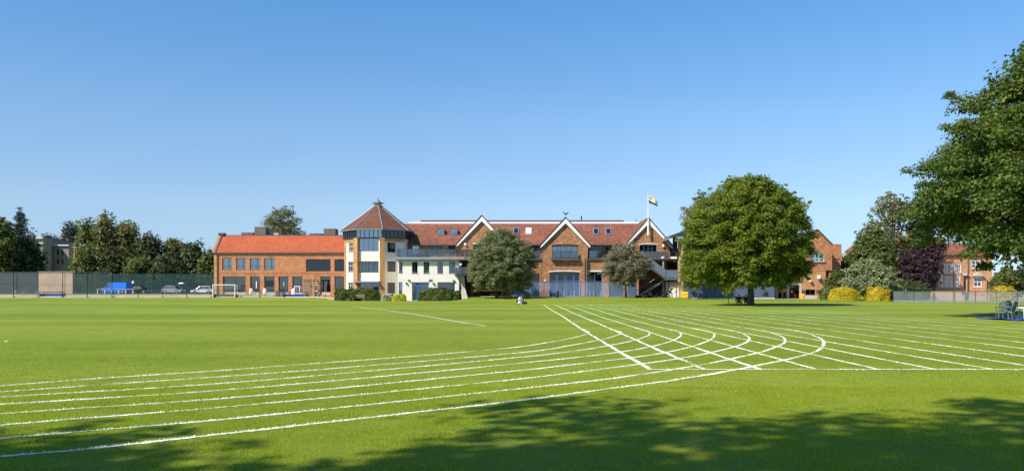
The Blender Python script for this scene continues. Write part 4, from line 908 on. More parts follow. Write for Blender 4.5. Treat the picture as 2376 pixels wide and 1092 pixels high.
# ============================================================ blue grey block with canopy roof
Y = 116.0; F = FR(0, Y)
BB = thing('sports_hall', 'large blue grey clad block with thin canopy roof behind the big round tree', 'building', (X(1690, Y), Y, .2))
x0, x1 = X(1586, Y), X(1797, Y); zt = Z(556, Y)
nb = 9
for i in range(nb):
    a = x0 + (x1 - x0) * i / nb; b = x0 + (x1 - x0) * (i + 1) / nb
    box_part(BB, 'cladding_panel', 'navy', a + .012, b - .012, 0, .12, Z(655, Y) + .02, zt, F); box_part(BB, 'cladding_panel', 'navy2', a + .012, b - .012, .02, .12, .35, Z(655, Y) - .02, F)
box_part(BB, 'core', 'navy', x0 + .01, x1 - .01, .13, 3.99, -.1, zt - .01, F)
box_part(BB, 'core_rear', 'navy', x0 + 3.2, x1 - .02, 4.0, 14, -.1, zt - .02, F)
box_part(BB, 'end_wall', 'timber', x0 - .25, x0 - .01, -.06, 2.75, -.1, zt + .1, F)
box_part(BB, 'blue_door', 'navy2', X(1752, Y), X(1766, Y), -.02, 0.0, .35, Z(664, Y), F)
box_part(BB, 'plinth', 'kerb', x0 - .3, x1, -.12, -.01, -.1, .42, F)
# canopy
cz = Z(545, Y); cpts = [(X(1552, Y), Z(555, Y)), (X(1566, Y), Z(548, Y)), (X(1582, Y), Z(542.5, Y)), (X(1600, Y), Z(541, Y)), (X(1700, Y), Z(540, Y)), (X(1790, Y), Z(540, Y))]
MB(F).prism([(a, b) for a, b in cpts] + [(a, b + .28) for a, b in cpts[::-1]], -.6, 8).build('canopy_roof', M['lead'], BB)
MB(F).prism([(a, b + .285) for a, b in cpts] + [(a, b + .36) for a, b in cpts[::-1]], -.75, 8.1).build('canopy_edge', M['slate'], BB)
for p, t_ in ((1571, .9), (1583, .7), (1596, .6), (1610, .55)):
    MB(F).add([(X(p - 4, Y), -.3, Z(547, Y)), (X(p + 1, Y), -.3, Z(547, Y)), (X(p + 5, Y), -.3, Z(560, Y)), (X(p + 1.5, Y), -.3, Z(560, Y)), (X(p - 4, Y), -.1, Z(547, Y)), (X(p + 1, Y), -.1, Z(547, Y)), (X(p + 5, Y), -.1, Z(560, Y)), (X(p + 1.5, Y), -.1, Z(560, Y))], [(0, 3, 2, 1), (4, 5, 6, 7), (0, 1, 5, 4), (1, 2, 6, 5), (2, 3, 7, 6), (3, 0, 4, 7)]).build('canopy_strut', M['white'], BB)
box_part(BB, 'canopy_back_wall', 'slate', X(1562, 121), x0 + .2, 5.2, 5.4, Z(600, 121), Z(549, 121), F)
box_part(BB, 'clerestory_glazing', 'dark', x0 + .3, x1 - .3, .6, .7, zt, Z(545, Y), F)

# ============================================================ right brick gabled house
Y = 120.0; F = FR(0, Y)
RB = thing('gabled_house', 'orange tan brick house with plain pointed gable right of the big round tree', 'building', (X(1870, Y), Y, .2))
def op(px0, px1, py0, py1, Y=Y): return (X(px0, Y), X(px1, Y), Z(py1, Y), Z(py0, Y))
xl, xr = X(1797, Y), X(1916, Y); zs_ = Z(627, Y)
door = op(1831, 1855, 661, 693.5); w1 = op(1869, 1892, 671, 684); wu = op(1880, 1913, 587, 607); dk = op(1806, 1814, 674, 692); dk2 = op(1817, 1824, 677, 692)
wall_mb(F, xl, xr, -.2, zs_, [door, w1, dk, dk2], .35).build('lower_wall', M['brick_tan'], RB)
m = wall_mb(FR(0, Y + .06), xl, X(1931, Y), zs_ + .002, Z(585, Y), [wu], .35); m.prism([(X(1838, Y), Z(585, Y) + .002), (X(1931, Y), Z(585, Y) + .002), (X(1931, Y), Z(568, Y)), (X(1896, Y), Z(534, Y)), (X(1846, Y), Z(584, Y))], 0, .35)
m.build('gable_wall', M['brick_red'], RB)
MB(F).slab((X(1896, Y), -.1, Z(533, Y) + .02), (X(1932, Y), -.1, Z(568.5, Y)), (X(1932, Y), 12, Z(568.5, Y)), (X(1896, Y), 12, Z(533, Y) + .02), -.14).build('roof_slope', M['slate'], RB)
MB(F).slab((X(1896, Y), -.1, Z(533, Y) + .02), (X(1896, Y), 12, Z(533, Y) + .02), (X(1840, Y), 12, Z(590, Y)), (X(1840, Y), -.1, Z(590, Y)), -.14).build('roof_slope', M['slate'], RB)
shell(RB, F, xl, X(1930, Y), 12, -.2, Z(592, Y), M['brick_red'])
box_part(RB, 'string_course', 'brick_tan', xl, xr, -.05, -.003, Z(628.5, Y), Z(626, Y), F)
window(RB, FR(0, Y + .06), wu, split=[.36, .62, .68], rows=[.4], frame='white', gl='gl', d=.1, back='curtain', backcols=[(.0, .3), (.45, .62)]); box_part(RB, 'window_ledge', 'slate', wu[0] - .3, wu[1] + .2, -.06, .05, wu[2] - .14, wu[2] - .01, F)
window(RB, F, door, cols=2, frame='navy', gl='gl_dark', d=.15, name='entrance_door', label='dark navy double door with small notice'); box_part(RB, 'door_notice', 'curtain', X(1836, Y), X(1839, Y), .1, .13, Z(678, Y), Z(674, Y), F)
MB(F).box(door[0] - .3, door[0] - .002, -.04, .1, 0, door[3] + .28).box(door[1] + .002, door[1] + .3, -.04, .1, 0, door[3] + .28).box(door[0], door[1], -.04, .1, door[3] + .002, door[3] + .28).build('door_surround', M['stone'], RB)
window(RB, F, w1, cols=2, frame='slate', gl='gl_dark', d=.1)
for a, b in ((1860, 1867), (1894, 1901)): box_part(RB, 'shutter', 'slate', X(a, Y), X(b, Y), -.07, -.003, Z(679, Y), Z(672, Y), F)
MB(F).box(X(1868, Y), X(1893, Y), -.5, -.003, 0, Z(686, Y)).build('stone_bench', M['stone'], RB)
window(RB, F, dk, cols=1, gl='gl_dark', frame='slate', d=.2, name='side_door'); window(RB, F, dk2, cols=1, gl='gl_dark', frame='slate', d=.2, name='side_door')
MB().lathe([(.12, -.25), (.28, -.12), (.28, .25), (.12, .35)], (X(1899, Y), Y - .3, Z(644, Y)), 10).build('wall_lamp', M['white'], RB)
MB().lathe([(.1, -.2), (.24, -.1), (.24, .15), (.1, .25)], (X(1880, Y), Y - .25, Z(652, Y)), 10).build('wall_lamp', M['stone'], RB)
# recessed right part
Y2 = 123.0; F2_ = FR(0, Y2)
MB(F2_).prism([(X(1912, Y2), -.2), (X(1951, Y2), -.2), (X(1951, Y2), Z(568, Y2)), (X(1937, Y2), Z(568, Y2)), (X(1937, Y2), Z(572, Y2)), (X(1912, Y2), Z(572, Y2))], .0, 6).build('side_wing', M['brick_red'], RB)
box_part(RB, 'chimney', 'brick_red', X(1938, Y2), X(1952, Y2), -.1, .9, Z(600, Y2), Z(566, Y2), F2_)
box_part(RB, 'wall_vent', 'white', X(1914, Y2), X(1926, Y2), -.25, -.003, Z(634, Y2), Z(627, Y2), F2_)

# ============================================================ far right brick house with white windows
Y = 138.0; F = FR(0, Y)
FH = thing('brick_house', 'pale orange brick house with tall white windows seen under the right tree', 'house', (X(2230, Y), Y, 0))
wins = [op(2173, 2184, 606, 632, Y), op(2191, 2201, 612, 630, Y), op(2204, 2215, 612, 630, Y), op(2219, 2230, 612, 630, Y), op(2180, 2189, 634, 665, Y), op(2192, 2202, 641, 665, Y), op(2204, 2214, 641, 665, Y), op(2217.5, 2228, 641, 665, Y), op(2259, 2278, 642, 665, Y), op(2254, 2274, 604, 622, Y)]
dr_ = op(2235.5, 2243, 639, 673, Y)
wall_mb(F, X(2171, Y), X(2302, Y), -.2, Z(592, Y), wins + [dr_], .3).build('front_wall', M['brick_pale'], FH)
shell(FH, F, X(2171, Y), X(2302, Y), 10, -.2, Z(592, Y), M['brick_pale'])
for o_ in wins: window(FH, F, o_, cols=2, rows=2, frame='white', gl='gl_win', d=.05, fw=.13, back='curtain', sill='white')
window(FH, F, dr_, cols=1, frame='timber', gl='gl_dark', d=.08, name='front_door', label='orange brown front door', back='orange')
box_part(FH, 'door_hood', 'white', dr_[0] - .2, dr_[1] + .3, -.4, -.003, dr_[3] + .05, dr_[3] + .2, F)
box_part(FH, 'string_course', 'white', X(2190, Y), X(2232, Y), -.08, -.003, Z(634, Y), Z(632.5, Y), F)
MB(F).prism([(X(2254, Y), Z(640, Y)), (X(2283, Y), Z(640, Y)), (X(2268, Y), Z(631, Y))], -.5, -.003).build('bay_pediment', M['stone'], FH)
MB(F).slab((X(2168, Y), -.4, Z(592, Y)), (X(2305, Y), -.4, Z(592, Y)), (X(2290, Y), 5, Z(560, Y)), (X(2185, Y), 5, Z(560, Y)), .15).build('roof_slope', M['tile_red'], FH)
for p in (2246,): MB().tube([(X(p, Y), Y - .1, 0), (X(p, Y), Y - .1, Z(595, Y))], .07, 6).build('drainpipe', M['slate'], FH)
H2 = thing('white_window_annex', 'low annex with white glazed front behind the purple tree', 'building', (X(2140, 141), 141, 0)); F = FR(0, 141); Y = 141.0
wa = [op(2119 + i * 12.5, 2129 + i * 12.5, 655 + (i % 2), 679, 141) for i in range(4)]
wall_mb(F, X(2112, 141), X(2170, 141), -.2, Z(648, 141), wa, .3).build('front_wall', M['brick_pale'], H2); shell(H2, F, X(2112, 141), X(2170, 141), 6, -.2, Z(648, 141), M['brick_pale'])
for o_ in wa: window(H2, F, o_, cols=2, frame='white', gl='gl_win', d=.05, fw=.1, back='curtain')
MB(F).slab((X(2110, 141), -.3, Z(648, 141)), (X(2172, 141), -.3, Z(648, 141)), (X(2172, 141), 6, Z(640, 141)), (X(2110, 141), 6, Z(640, 141)), .12).build('roof_slope', M['slate'], H2)
GW = thing('garden_wall', 'low tan garden wall with pale coping behind the court fence', 'wall', (X(2260, 130), 130, 0))
for a, b, t_ in ((2160, 2232, 676), (2232, 2300, 684), (2300, 2420, 679)):
    MB(FR(0, 130)).box(X(a, 130) + .01, X(b, 130), 0, .3, -.2, Z(t_, 130)).build('wall_section', M['tanwall'], GW); MB(FR(0, 130)).box(X(a, 130) + .01, X(b, 130), -.04, .34, Z(t_, 130) + .002, Z(t_, 130) + .09).build('coping', M['stone'], GW)
TS = thing('turret_roof', 'distant small red pointed turret roof behind the tall hedge trees', 'roof', (X(1979, 170), 170, 0))
MB().lathe([(1.6, 0), (1.6, Z(583, 170))], (X(1979, 170), 170, 0), 6).build('turret_wall', M['brick_red'], TS); MB().lathe([(1.8, Z(583, 170)), (.05, Z(568, 170))], (X(1979, 170), 170, 0), 6).build('turret_cap', M['tile_red'], TS)
MB().tube([(X(1979, 170), 170, Z(568, 170)), (X(1979, 170), 170, Z(560, 170))], .04, 5).build('finial', M['slate'], TS)

# ============================================================ far left buildings
Y = 205.0; F = FR(0, Y)
GB = thing('grey_block', 'dull taupe three storey building with black pitched roof among the left trees', 'building', (X(130, Y), Y, .7))
x0, x1 = X(103, Y), X(160, Y); zt = Z(570, Y)
gw = [op(132, 137, 579, 592, Y), op(143, 147, 580, 593, Y), op(132, 137, 600, 612, Y), op(143, 147, 600, 612, Y), op(112, 117, 590, 604, Y)]
wall_mb(F, x0, x1, 0, zt, gw, .3).build('front_wall', M['greywall'], GB); shell(GB, F, x0, x1, 14, 0, zt, M['greywall'])
for o_ in gw: window(GB, F, o_, cols=1, gl='gl_dark', frame='slate', d=.1)
for p in (106, 126, 139): box_part(GB, 'pilaster', 'greywall', X(p, Y), X(p + 4, Y), -.2, -.003, 0, zt - .2, F)
MB(F).add([(x0 - .5, -.4, Z(566, Y)), (x1 + .3, -.4, zt + .1), (x1 - 1.2, 4, Z(560, Y)), (x0 - .8, 4, Z(547, Y)), (x0 - .5, -.4, Z(567.5, Y)), (x1 + .3, -.4, zt - .05), (x1 - 1.2, 4.2, zt), (x0 - .8, 4.2, zt)], [(0, 1, 2, 3), (4, 7, 6, 5), (0, 4, 5, 1), (1, 5, 6, 2), (2, 6, 7, 3), (3, 7, 4, 0)]).build('roof', M['black'], GB)
box_part(GB, 'white_fascia', 'white', x0 - .8, x1 + .2, -.5, -.41, zt, zt + .25, F)
WH = thing('pale_house', 'pale walled house with white ledges mostly hidden by the leftmost trees', 'house', (X(60, 200), 200, .7)); F = FR(0, 200)
wp = [op(10 + i * 16, 20 + i * 16, 575, 590, 200) for i in range(5)] + [op(10 + i * 16, 20 + i * 16, 602, 617, 200) for i in range(5)]
wall_mb(F, X(2, 200), X(100, 200), 0, Z(552, 200), wp, .3).build('front_wall', M['greywall'], WH); shell(WH, F, X(2, 200), X(100, 200), 4, 0, Z(552, 200), M['greywall'])
for o_ in wp: window(WH, F, o_, cols=2, frame='white', gl='gl_dark', d=.1)
for q in (553, 566, 595): box_part(WH, 'ledge', 'white', X(0, 200), X(101, 200), -.5, -.003, Z(q, 200), Z(q - 3, 200), F)
CB = thing('brick_chimney_stack', 'distant red brick tower top rising behind the left trees', 'chimney', (X(155, 260), 260, .7))
box_part(CB, 'stack', 'brick_red', X(144, 260), X(168, 260), 260, 264, 0, Z(533, 260)); box_part(CB, 'coping', 'stone', X(143, 260), X(169, 260), 259.8, 264.2, Z(533, 260) + .003, Z(530.5, 260))
BG = thing('tan_wall', 'tan rendered yard wall below the taupe building at the left', 'wall', (X(128, 158), 158, .7)); F = FR(0, 158)
box_part(BG, 'wall_panel', 'tanwall', X(88, 158), X(150, 158), 0, .3, .5, Z(633, 158), F); box_part(BG, 'wall_panel', 'tanwall', X(150, 158) + .02, X(168, 158), .06, .34, .5, Z(631, 158), F)
box_part(BG, 'coping', 'stone', X(88, 158), X(168, 158), -.05, .4, Z(631, 158) + .003, Z(631, 158) + .12, F)
HB = thing('brown_roof', 'distant brown roof glimpsed in the trees left of the orange roof', 'roof', (X(410, 230), 230, .7))
MB().prism([(X(398, 230), Z(575, 230)), (X(424, 230), Z(575, 230)), (X(422, 230), Z(563, 230)), (X(402, 230), Z(563, 230))], 230, 238).build('roof_slope', M['tile_brown'], HB); box_part(HB, 'wall', 'stone', X(399, 230), X(423, 230), 230.2, 237, .5, Z(575, 230))
# ============================================================ fences on the left
YF = 122.4
panel_fence('perimeter_fence', 'tall wire mesh fence with dark posts, far left end of the field', [(X(-80, YF), YF - .3), (X(262, YF), YF - .3)], 3.85, 3.72, 'net_fine', 'black', post_r=.05, pane_name='mesh_panel', midrail=True)
panel_fence('low_pitch_fence', 'low wire fence with dark posts along the pale kerb before the parked cars', [(X(266, YF), YF - .3), (X(660, YF), YF - .3)], 1.15, 3.68, 'net_fine', 'black', post_r=.045, pane_name='mesh_panel')
panel_fence('windbreak_fence', 'very tall dark green windbreak fence behind the parked cars', [(X(166, 172), 172), (X(496, 172), 172)], 4.15, 4.6, 'net_green', 'green_metal', post_r=.06, pane_name='netting_panel', midrail=True)
panel_fence('grey_court_fence', 'grey netted court fence below the leftmost trees', [(X(-60, 150), 150), (X(88, 150), 150)], 4.0, 4.6, 'net_grey', 'green_metal', post_r=.06, pane_name='netting_panel', midrail=True)
panel_fence('court_fence', 'low grey netted fence with dark posts at the right edge of the field', [(X(2073, 104), 104), (X(2560, 100), 100)], 1.42, 2.45, 'net_right', 'slate', post_r=.04, bottom='lead', pane_name='netting_panel')
SB = thing('car_barrier', 'low white rail on short posts in front of the blue van', 'barrier', (X(262, 150), 150, g0(X(262, 150), 150)))
zb = g0(X(262, 150), 150)
for i in range(6): MB().box(X(226 + i * 16.4, 150) - .05, X(226 + i * 16.4, 150) + .05, 150, 150.1, zb - .05, zb + .95).build('post', M['white'], SB)
MB().box(X(224, 150), X(310, 150), 149.94, 149.998, zb + .85, zb + 1.0).build('rail', M['lead'], SB)
# timber post cage beside the small goal
CG = thing('pergola', 'bare timber post frame standing in front of the orange brick block', 'pergola', (X(727, 124), 124, g0(X(727, 124), 124)))
zc_ = CG.location.z
for p, y_, t_ in ((706, 123.6, 648), (711.5, 125, 650), (717, 123.6, 647), (721.5, 125.2, 649), (729, 123.6, 647), (737, 123.6, 649), (741, 125.2, 651)):
    MB().box(X(p, y_) - .1, X(p, y_) + .1, y_, y_ + .2, zc_ - .1, Z(t_, y_)).build('post', M['wood'], CG)
MB().box(X(704, 123.6), X(743, 123.6), 123.45, 123.58, Z(650, 123.6), Z(648, 123.6)).build('beam', M['wood'], CG); MB().box(X(704, 125), X(743, 125), 125.32, 125.45, Z(651, 125), Z(649, 125)).build('beam', M['wood'], CG)
for p in (705, 717, 730, 741): MB().box(X(p, 124) - .05, X(p, 124) + .05, 123.6, 125.4, Z(648.6, 124) - .0, Z(647, 124)).build('rafter', M['wood'], CG)
SG = thing('notice_sign', 'white and dark notice sign standing inside the timber frame', 'sign', (X(734, 124.2), 124.2, zc_))
MB().box(-.3, .3, -.02, .03, .1, 2.1).build('board', M['slate'], SG, world=False)
for z in (.9, 1.5, 1.8): MB().box(-.2, .2, -.04, -.022, z, z + .16).build('label_strip', M['white'], SG, world=False)
MB().box(-.55, .55, -.2, .2, -.05, .1).build('base', M['stone'], SG, world=False)

# ------------------------------------------------------------ hockey goals
def goal(px0, px1, Y, top_py, label, board='slate', frame='white', hfrac=1.0):
    x0, x1 = X(px0, Y), X(px1, Y); zb = g0((x0 + x1) / 2, Y); h = Z(top_py, Y) - zb
    r = thing('goal', label, 'goal', ((x0 + x1) / 2, Y, zb), 0); w_ = (x1 - x0) / 2
    for s in (-1, 1): MB().box(s * w_ - .05, s * w_ + .05, -.05, .05, 0, h).build('goalpost', M[frame], r, world=False)
    MB().box(-w_ + .051, w_ - .051, -.05, .05, h - .1, h).build('crossbar', M[frame], r, world=False)
    MB().box(-w_, w_, 1.2, 1.26, 0, .46).build('backboard', M[board], r, world=False)
    for s in (-1, 1): MB().box(s * w_ - .03, s * w_ + .03, .06, 1.19, 0, .46).build('sideboard', M[board], r, world=False)
    MB().tube([(-w_, .9, h - .1), (w_, .9, h - .1)], .03, 5).tube([(-w_, .05, h - .05), (-w_, .9, h - .1), (-w_, 1.2, .46)], .03, 5).tube([(w_, .05, h - .05), (w_, .9, h - .1), (w_, 1.2, .46)], .03, 5).build('rear_frame', M[frame], r, world=False)
    MB().quad((-w_, .05, h - .06), (w_, .05, h - .06), (w_, .9, h - .12), (-w_, .9, h - .12)).quad((-w_, .9, h - .12), (w_, .9, h - .12), (w_, 1.2, .46), (-w_, 1.2, .46)).build('net', M['goal_net'], r, world=False)
    return r
goal(494, 545, 121.6, 659.5, 'white framed hockey goal with dark backboard in front of the orange block corner')
goal(655, 712, 123.0, 676, 'low goal with blue backboard beside the timber frame', 'royal', 'slate')
goal(683.5, 695, 124.3, 663, 'narrow white practice goal behind the blue boarded goal', 'navy')
goal(92, 142, 126, 676, 'low goal with bright blue board behind the far left mesh fence', 'royal', 'slate')

# ------------------------------------------------------------ vehicles
def car(loc, rz, label, paint, L=4.3, W=1.75, H=1.45, nose=.25, tail=.12, van=False, cat='car', name='parked_car', panel=None, box_top=None):
    r = thing(name, label, cat, loc, rz); hl = L / 2; sill_ = .28; belt = H * .58 if not van else H * .52; hood = belt * .93
    if van: prof = [(-hl, sill_), (-hl, belt * .98), (-hl + .9, belt * 1.12), (hl, belt * 1.12), (hl, sill_)]
    else: prof = [(-hl, sill_), (-hl - .02, sill_ + .25), (-hl + .08, hood * .82), (-hl + .95, hood), (-hl + 1.15, belt), (hl - .15, belt), (hl, belt * .85), (hl + .02, sill_ + .2), (hl - .05, sill_)]
    # wheel arches cut in the lower edge
    wx = (-hl + .82, hl - .82); wr = .33
    low = []
    for c in wx: low += [(c + wr * 1.2 * math.cos(t), sill_ + wr * 1.15 * math.sin(t)) for t in np.linspace(math.pi, 0, 7)]
    poly = prof + low[::-1]
    MB().prism(poly, -W / 2, W / 2).build('body', M[paint], r, world=False)
    cb0, cb1 = (-hl + 1.0, hl - .35) if not van else (-hl + .75, hl - .02); rt0, rt1 = (-hl + 1.75, hl - .75) if not van else (-hl + 1.35, hl - .05)
    zb_ = belt * (1.12 if van else 1.0) + .001; iw = W / 2 - .04; tw = W / 2 - (.22 if not van else .1)
    def cabin(x0, x1, z0, x2, x3, z1, w0, w1):
        v = [(x0, -w0, z0), (x1, -w0, z0), (x1, w0, z0), (x0, w0, z0), (x2, -w1, z1), (x3, -w1, z1), (x3, w1, z1), (x2, w1, z1)]
        return MB().add(v, [(0, 3, 2, 1), (4, 5, 6, 7), (0, 1, 5, 4), (1, 2, 6, 5), (2, 3, 7, 6), (3, 0, 4, 7)])
    if van:
        cabin(cb0, cb0 + 1.1, zb_, rt0, cb0 + 1.1, H, iw, tw).build('cab', M['gl_dark'] if False else M['slate'], r, world=False)
        cabin(cb0 + 1.102, hl - .01, zb_, cb0 + 1.102, hl - .03, H + .02, iw, tw).build('load_bay', M[panel or paint], r, world=False)
    else:
        cabin(cb0, cb1, zb_, rt0, rt1, H - .06, iw, tw).build('window_band', M['black'], r, world=False)
        cabin(rt0 - .03, rt1 + .03, H - .059, rt0 + .1, rt1 - .1, H, tw + .02, tw - .08).build('roof', M[paint], r, world=False)
        for s in (-1, 1):
            for xa, xb in ((cb0, rt0), ((cb0 + cb1) / 2, (rt0 + rt1) / 2), (cb1, rt1)):
                MB().tube([(xa, s * (iw + .005), zb_), (xb, s * (tw + .01), H - .05)], .035, 5).build('pillar', M[paint], r, world=False)
    for c in wx:
        for s in (-1, 1):
            t_ = MB(Matrix.Translation((c, s * (W / 2 - .1), wr)) @ Matrix.Rotation(R(90), 4, 'X')).lathe([(wr * .75, -.11), (wr, -.08), (wr, .08), (wr * .75, .11)], n=16).build('wheel', M['black'], r, world=False)
            MB(Matrix.Translation((c, s * (W / 2 - .1), wr)) @ Matrix.Rotation(R(90), 4, 'X')).lathe([(wr * .3, -.125), (wr * .62, -.115), (wr * .62, .115), (wr * .3, .125)], n=12).build('rim', M['lead'], t_, world=False)
    for s in (-1, 1):
        MB().box(-hl - .03, -hl + .12, s * W * .36 - .16, s * W * .36 + .16, hood * .66, hood * .8).build('headlight', M['white'], r, world=False)
        MB().box(hl - .1, hl + .03, s * W * .4 - .1, s * W * .4 + .1, belt * .6, belt * .85).build('tail_light', M['tile_orange'], r, world=False)
        MB().box(cb0 + .25, cb0 + .45, s * (W / 2 + .02), s * (W / 2 + .16), zb_ + .02, zb_ + .16).build('door_mirror', M[paint], r, world=False)
    MB().box(-hl - .05, -hl + .05, -W * .4, W * .4, sill_ + .02, sill_ + .2).build('front_bumper', M['slate'], r, world=False)
    return r
M['car_white'] = plain('white_car_paint', (.75, .75, .75), .25, var=.03, spec=.6); M['car_silver'] = plain('silver_car_paint', (.42, .43, .45), .28, .5, var=.03)
M['car_black'] = plain('black_car_paint', (.02, .02, .022), .25, spec=.6); M['van_blue'] = plain('blue_van_paint', (.02, .16, .62), .35, var=.04)
def gl_(x, y): return g0(x, y) + .03
def carat(pxc, Y, *a, **k): return car((X(pxc, Y), Y, gl_(X(pxc, Y), Y)), *a, **k)
carat(271, 160, R(-8), 'bright blue panel van parked behind the low white rail', 'van_blue', L=5.3, W=2, H=2.2, van=True, cat='van', name='parked_van')
carat(327, 164, R(172), 'black car parked just right of the blue van', 'car_black', L=3.9, H=1.5)
carat(403, 163, R(168), 'silver estate car parked in the middle of the car park', 'car_silver', L=4.4, H=1.62)
carat(471, 161, R(4), 'white low nosed car parked nearest the orange block', 'car_white', L=4.3, H=1.5)
LP = thing('lamp_bollard', 'white round headed lamp post between the blue van and black car', 'lamp post', (X(309, 156), 156, gl_(X(309, 156), 156)))
MB().tube([(0, 0, 0), (0, 0, 1.9)], .05, 8).build('post', M['black'], LP, world=False); MB().lathe([(.12, 1.9), (.24, 2.0), (.24, 2.35), (.1, 2.45)], n=10).build('lamp_head', M['white'], LP, world=False)
CVN = thing('parasol', 'small closed white canopy standing behind the silver car', 'parasol', (X(421, 168), 168, gl_(X(421, 168), 168)))
MB().tube([(0, 0, 0), (0, 0, 2.0)], .04, 6).build('pole', M['lead'], CVN, world=False); MB().lathe([(.7, 2.0), (.65, 2.08), (.1, 2.3)], n=8).build('canopy', M['white'], CVN, world=False)

# ------------------------------------------------------------ seats and small things on the left terrace
def shell_chair(px, Y, label, tilt=0):
    x = X(px, Y); r = thing('shell_chair', label, 'chair', (x, Y, g0(x, Y) + .03), tilt)
    MB().tube([(0, 0, 0), (0, 0, .45)], .05, 8).lathe([(.28, 0), (.26, .04), (.05, .06)], n=10).build('pedestal', M['black'], r, world=False)
    m = MB(); n = 8
    pr = [(.30, .42), (.34, .6), (.34, .9), (.28, 1.15), (.16, 1.3), (.04, 1.33)]
    vs = []; fs = []
    for rr, z in pr:
        for k_ in range(n + 1): t = R(20) + R(140) * k_ / n; vs.append((rr * math.cos(t), .22 * math.sin(t) * rr / .3 - .05 + (z - .4) * .12, z))
    for i in range(len(pr) - 1):
        for k_ in range(n): a = i * (n + 1) + k_; fs.append((a, a + 1, a + n + 2, a + n + 1))
    m.add(vs, fs); m.add([(v[0] * .9, v[1] - .05, v[2]) for v in vs], [f[::-1] for f in fs]); m.build('back_shell', M['white'], r, True, world=False)
    MB().box(-.26, .26, -.3, .1, .42, .5).build('seat', M['white'], r, world=False)
    return r
shell_chair(583, 125.4, 'white round backed chair on the terrace, leftmost of three', R(190)); shell_chair(615, 125.2, 'white round backed chair on the terrace, middle of three', R(170)); shell_chair(681, 122.9, 'white round backed chair nearest the blue boarded goal', R(165))
def cafe_set(px, Y, label, mat='black', top='white'):
    x = X(px, Y); r = thing('terrace_table', label, 'table', (x, Y, g0(x, Y) + .03))
    MB().lathe([(.45, .7), (.45, .74)], n=14).build('tabletop', M[top], r, world=False); MB().tube([(0, 0, .03), (0, 0, .7)], .04, 6).build('stem', M[mat], r, world=False); MB().lathe([(.28, 0), (.26, .03)], n=10).build('foot', M[mat], r, world=False)
cafe_set(593, 125.6, 'small round white table between the two left terrace chairs'); cafe_set(663, 123.4, 'small round white table in front of the tall glazed doors', 'black'); cafe_set(755, 124.6, 'small round table by the round bush at the tower foot')
def bench(px, Y, L, label, mat='wood', rz=0, dz=0.0):
    x = X(px, Y); r = thing('bench', label, 'bench', (x, Y, g0(x, Y) + dz), rz)
    for i in range(3): MB().box(-L / 2, L / 2, -.25 + i * .17, -.12 + i * .17, .42, .455).build('seat_slat', M[mat], r, world=False)
    for i in range(3): MB().box(-L / 2, L / 2, .28, .31, .55 + i * .13, .65 + i * .13).build('back_slat', M[mat], r, world=False)
    for s in (-1, 1):
        MB().box(s * L * .44 - .03, s * L * .44 + .03, -.25, -.19, 0, .419).build('leg', M[mat], r, world=False); MB().box(s * L * .44 - .03, s * L * .44 + .03, .22, .279, 0, .92).build('leg', M[mat], r, world=False)
        MB().box(s * L * .44 - .035, s * L * .44 + .035, -.3, .22, .62, .66).build('armrest', M[mat], r, world=False)
    return r
bench(832, 114.2, 1.7, 'weathered wooden bench in front of the hedge at the tower foot')
bench(650, 122.9, 1.4, 'dark bench on the grass edge before the orange block', 'slate'); bench(1540, 117.2, 1.2, 'small dark bench beside the white store', 'slate')
BOARD = thing('timber_sleeper_edge', 'low tan timber platform edge in front of the terrace', 'platform', (X(600, 123.2), 123.2, g0(X(600, 123.2), 123.2)))
for i in range(6): MB().box(X(560 + i * 14.5, 123.2) + .01, X(574.5 + i * 14.5, 123.2) - .01, 123.2, 124.4, .35, Z(683.5, 123.2)).build('plank', M['dry' if i % 2 else 'paving'], BOARD)

# racing boat on trestles under the hall
KY = thing('racing_boat', 'long slim orange racing boat resting upside down on trestles under the hall', 'boat', (X(1140, 119.6), 119.6, 1.55))
L = 3.2; m = MB(); P_ = [(-L + 2 * L * i / 14) for i in range(15)]
m.tube([(x_, 0, .12 * (x_ / L) ** 2 * .3) for x_ in P_], [max(.02, .2 * (1 - abs(x_ / L) ** 2.2)) for x_ in P_], 8); m.build('hull', M['orange'], KY, True, world=False)
MB().box(-.6, .6, -.12, .12, -.23, -.16).build('cockpit', M['black'], KY, world=False)
for p in (1112, 1166):
    t_ = thing('trestle', 'thin metal trestle under the %s end of the orange boat' % ('left' if p < 1140 else 'right'), 'trestle', (X(p, 119.6), 119.6, g0(X(p, 119.6), 119.6) + .03)); h = 1.35 - t_.location.z
    MB().tube([(-.25, 0, 0), (0, 0, h), (.25, 0, 0)], .025, 5).tube([(0, -.3, h), (0, .3, h)], .025, 5).build('frame', M['lead'], t_, world=False)

# yellow grit bins, litter bin, bollard
def ybin(px, Y, label, w_=.5, h=.75):
    x = X(px, Y); r = thing('grit_bin', label, 'bin', (x, Y, g0(x, Y) + .04))
    MB().add([(-w_ / 2, -.22, 0), (w_ / 2, -.22, 0), (w_ / 2, .22, 0), (-w_ / 2, .22, 0), (-w_ * .56, -.27, h * .72), (w_ * .56, -.27, h * .72), (w_ * .56, .27, h * .72), (-w_ * .56, .27, h * .72)], [(0, 3, 2, 1), (4, 5, 6, 7), (0, 1, 5, 4), (1, 2, 6, 5), (2, 3, 7, 6), (3, 0, 4, 7)]).build('body', M['yellow'], r, world=False)
    MB().add([(-w_ * .6, -.3, h * .725), (w_ * .6, -.3, h * .725), (w_ * .6, .3, h * .725), (-w_ * .6, .3, h * .725), (-w_ * .5, -.2, h), (w_ * .5, -.2, h), (w_ * .5, .25, h), (-w_ * .5, .25, h)], [(4, 5, 6, 7), (0, 1, 5, 4), (1, 2, 6, 5), (2, 3, 7, 6), (3, 0, 4, 7)]).build('lid', M['yellow'], r, world=False)
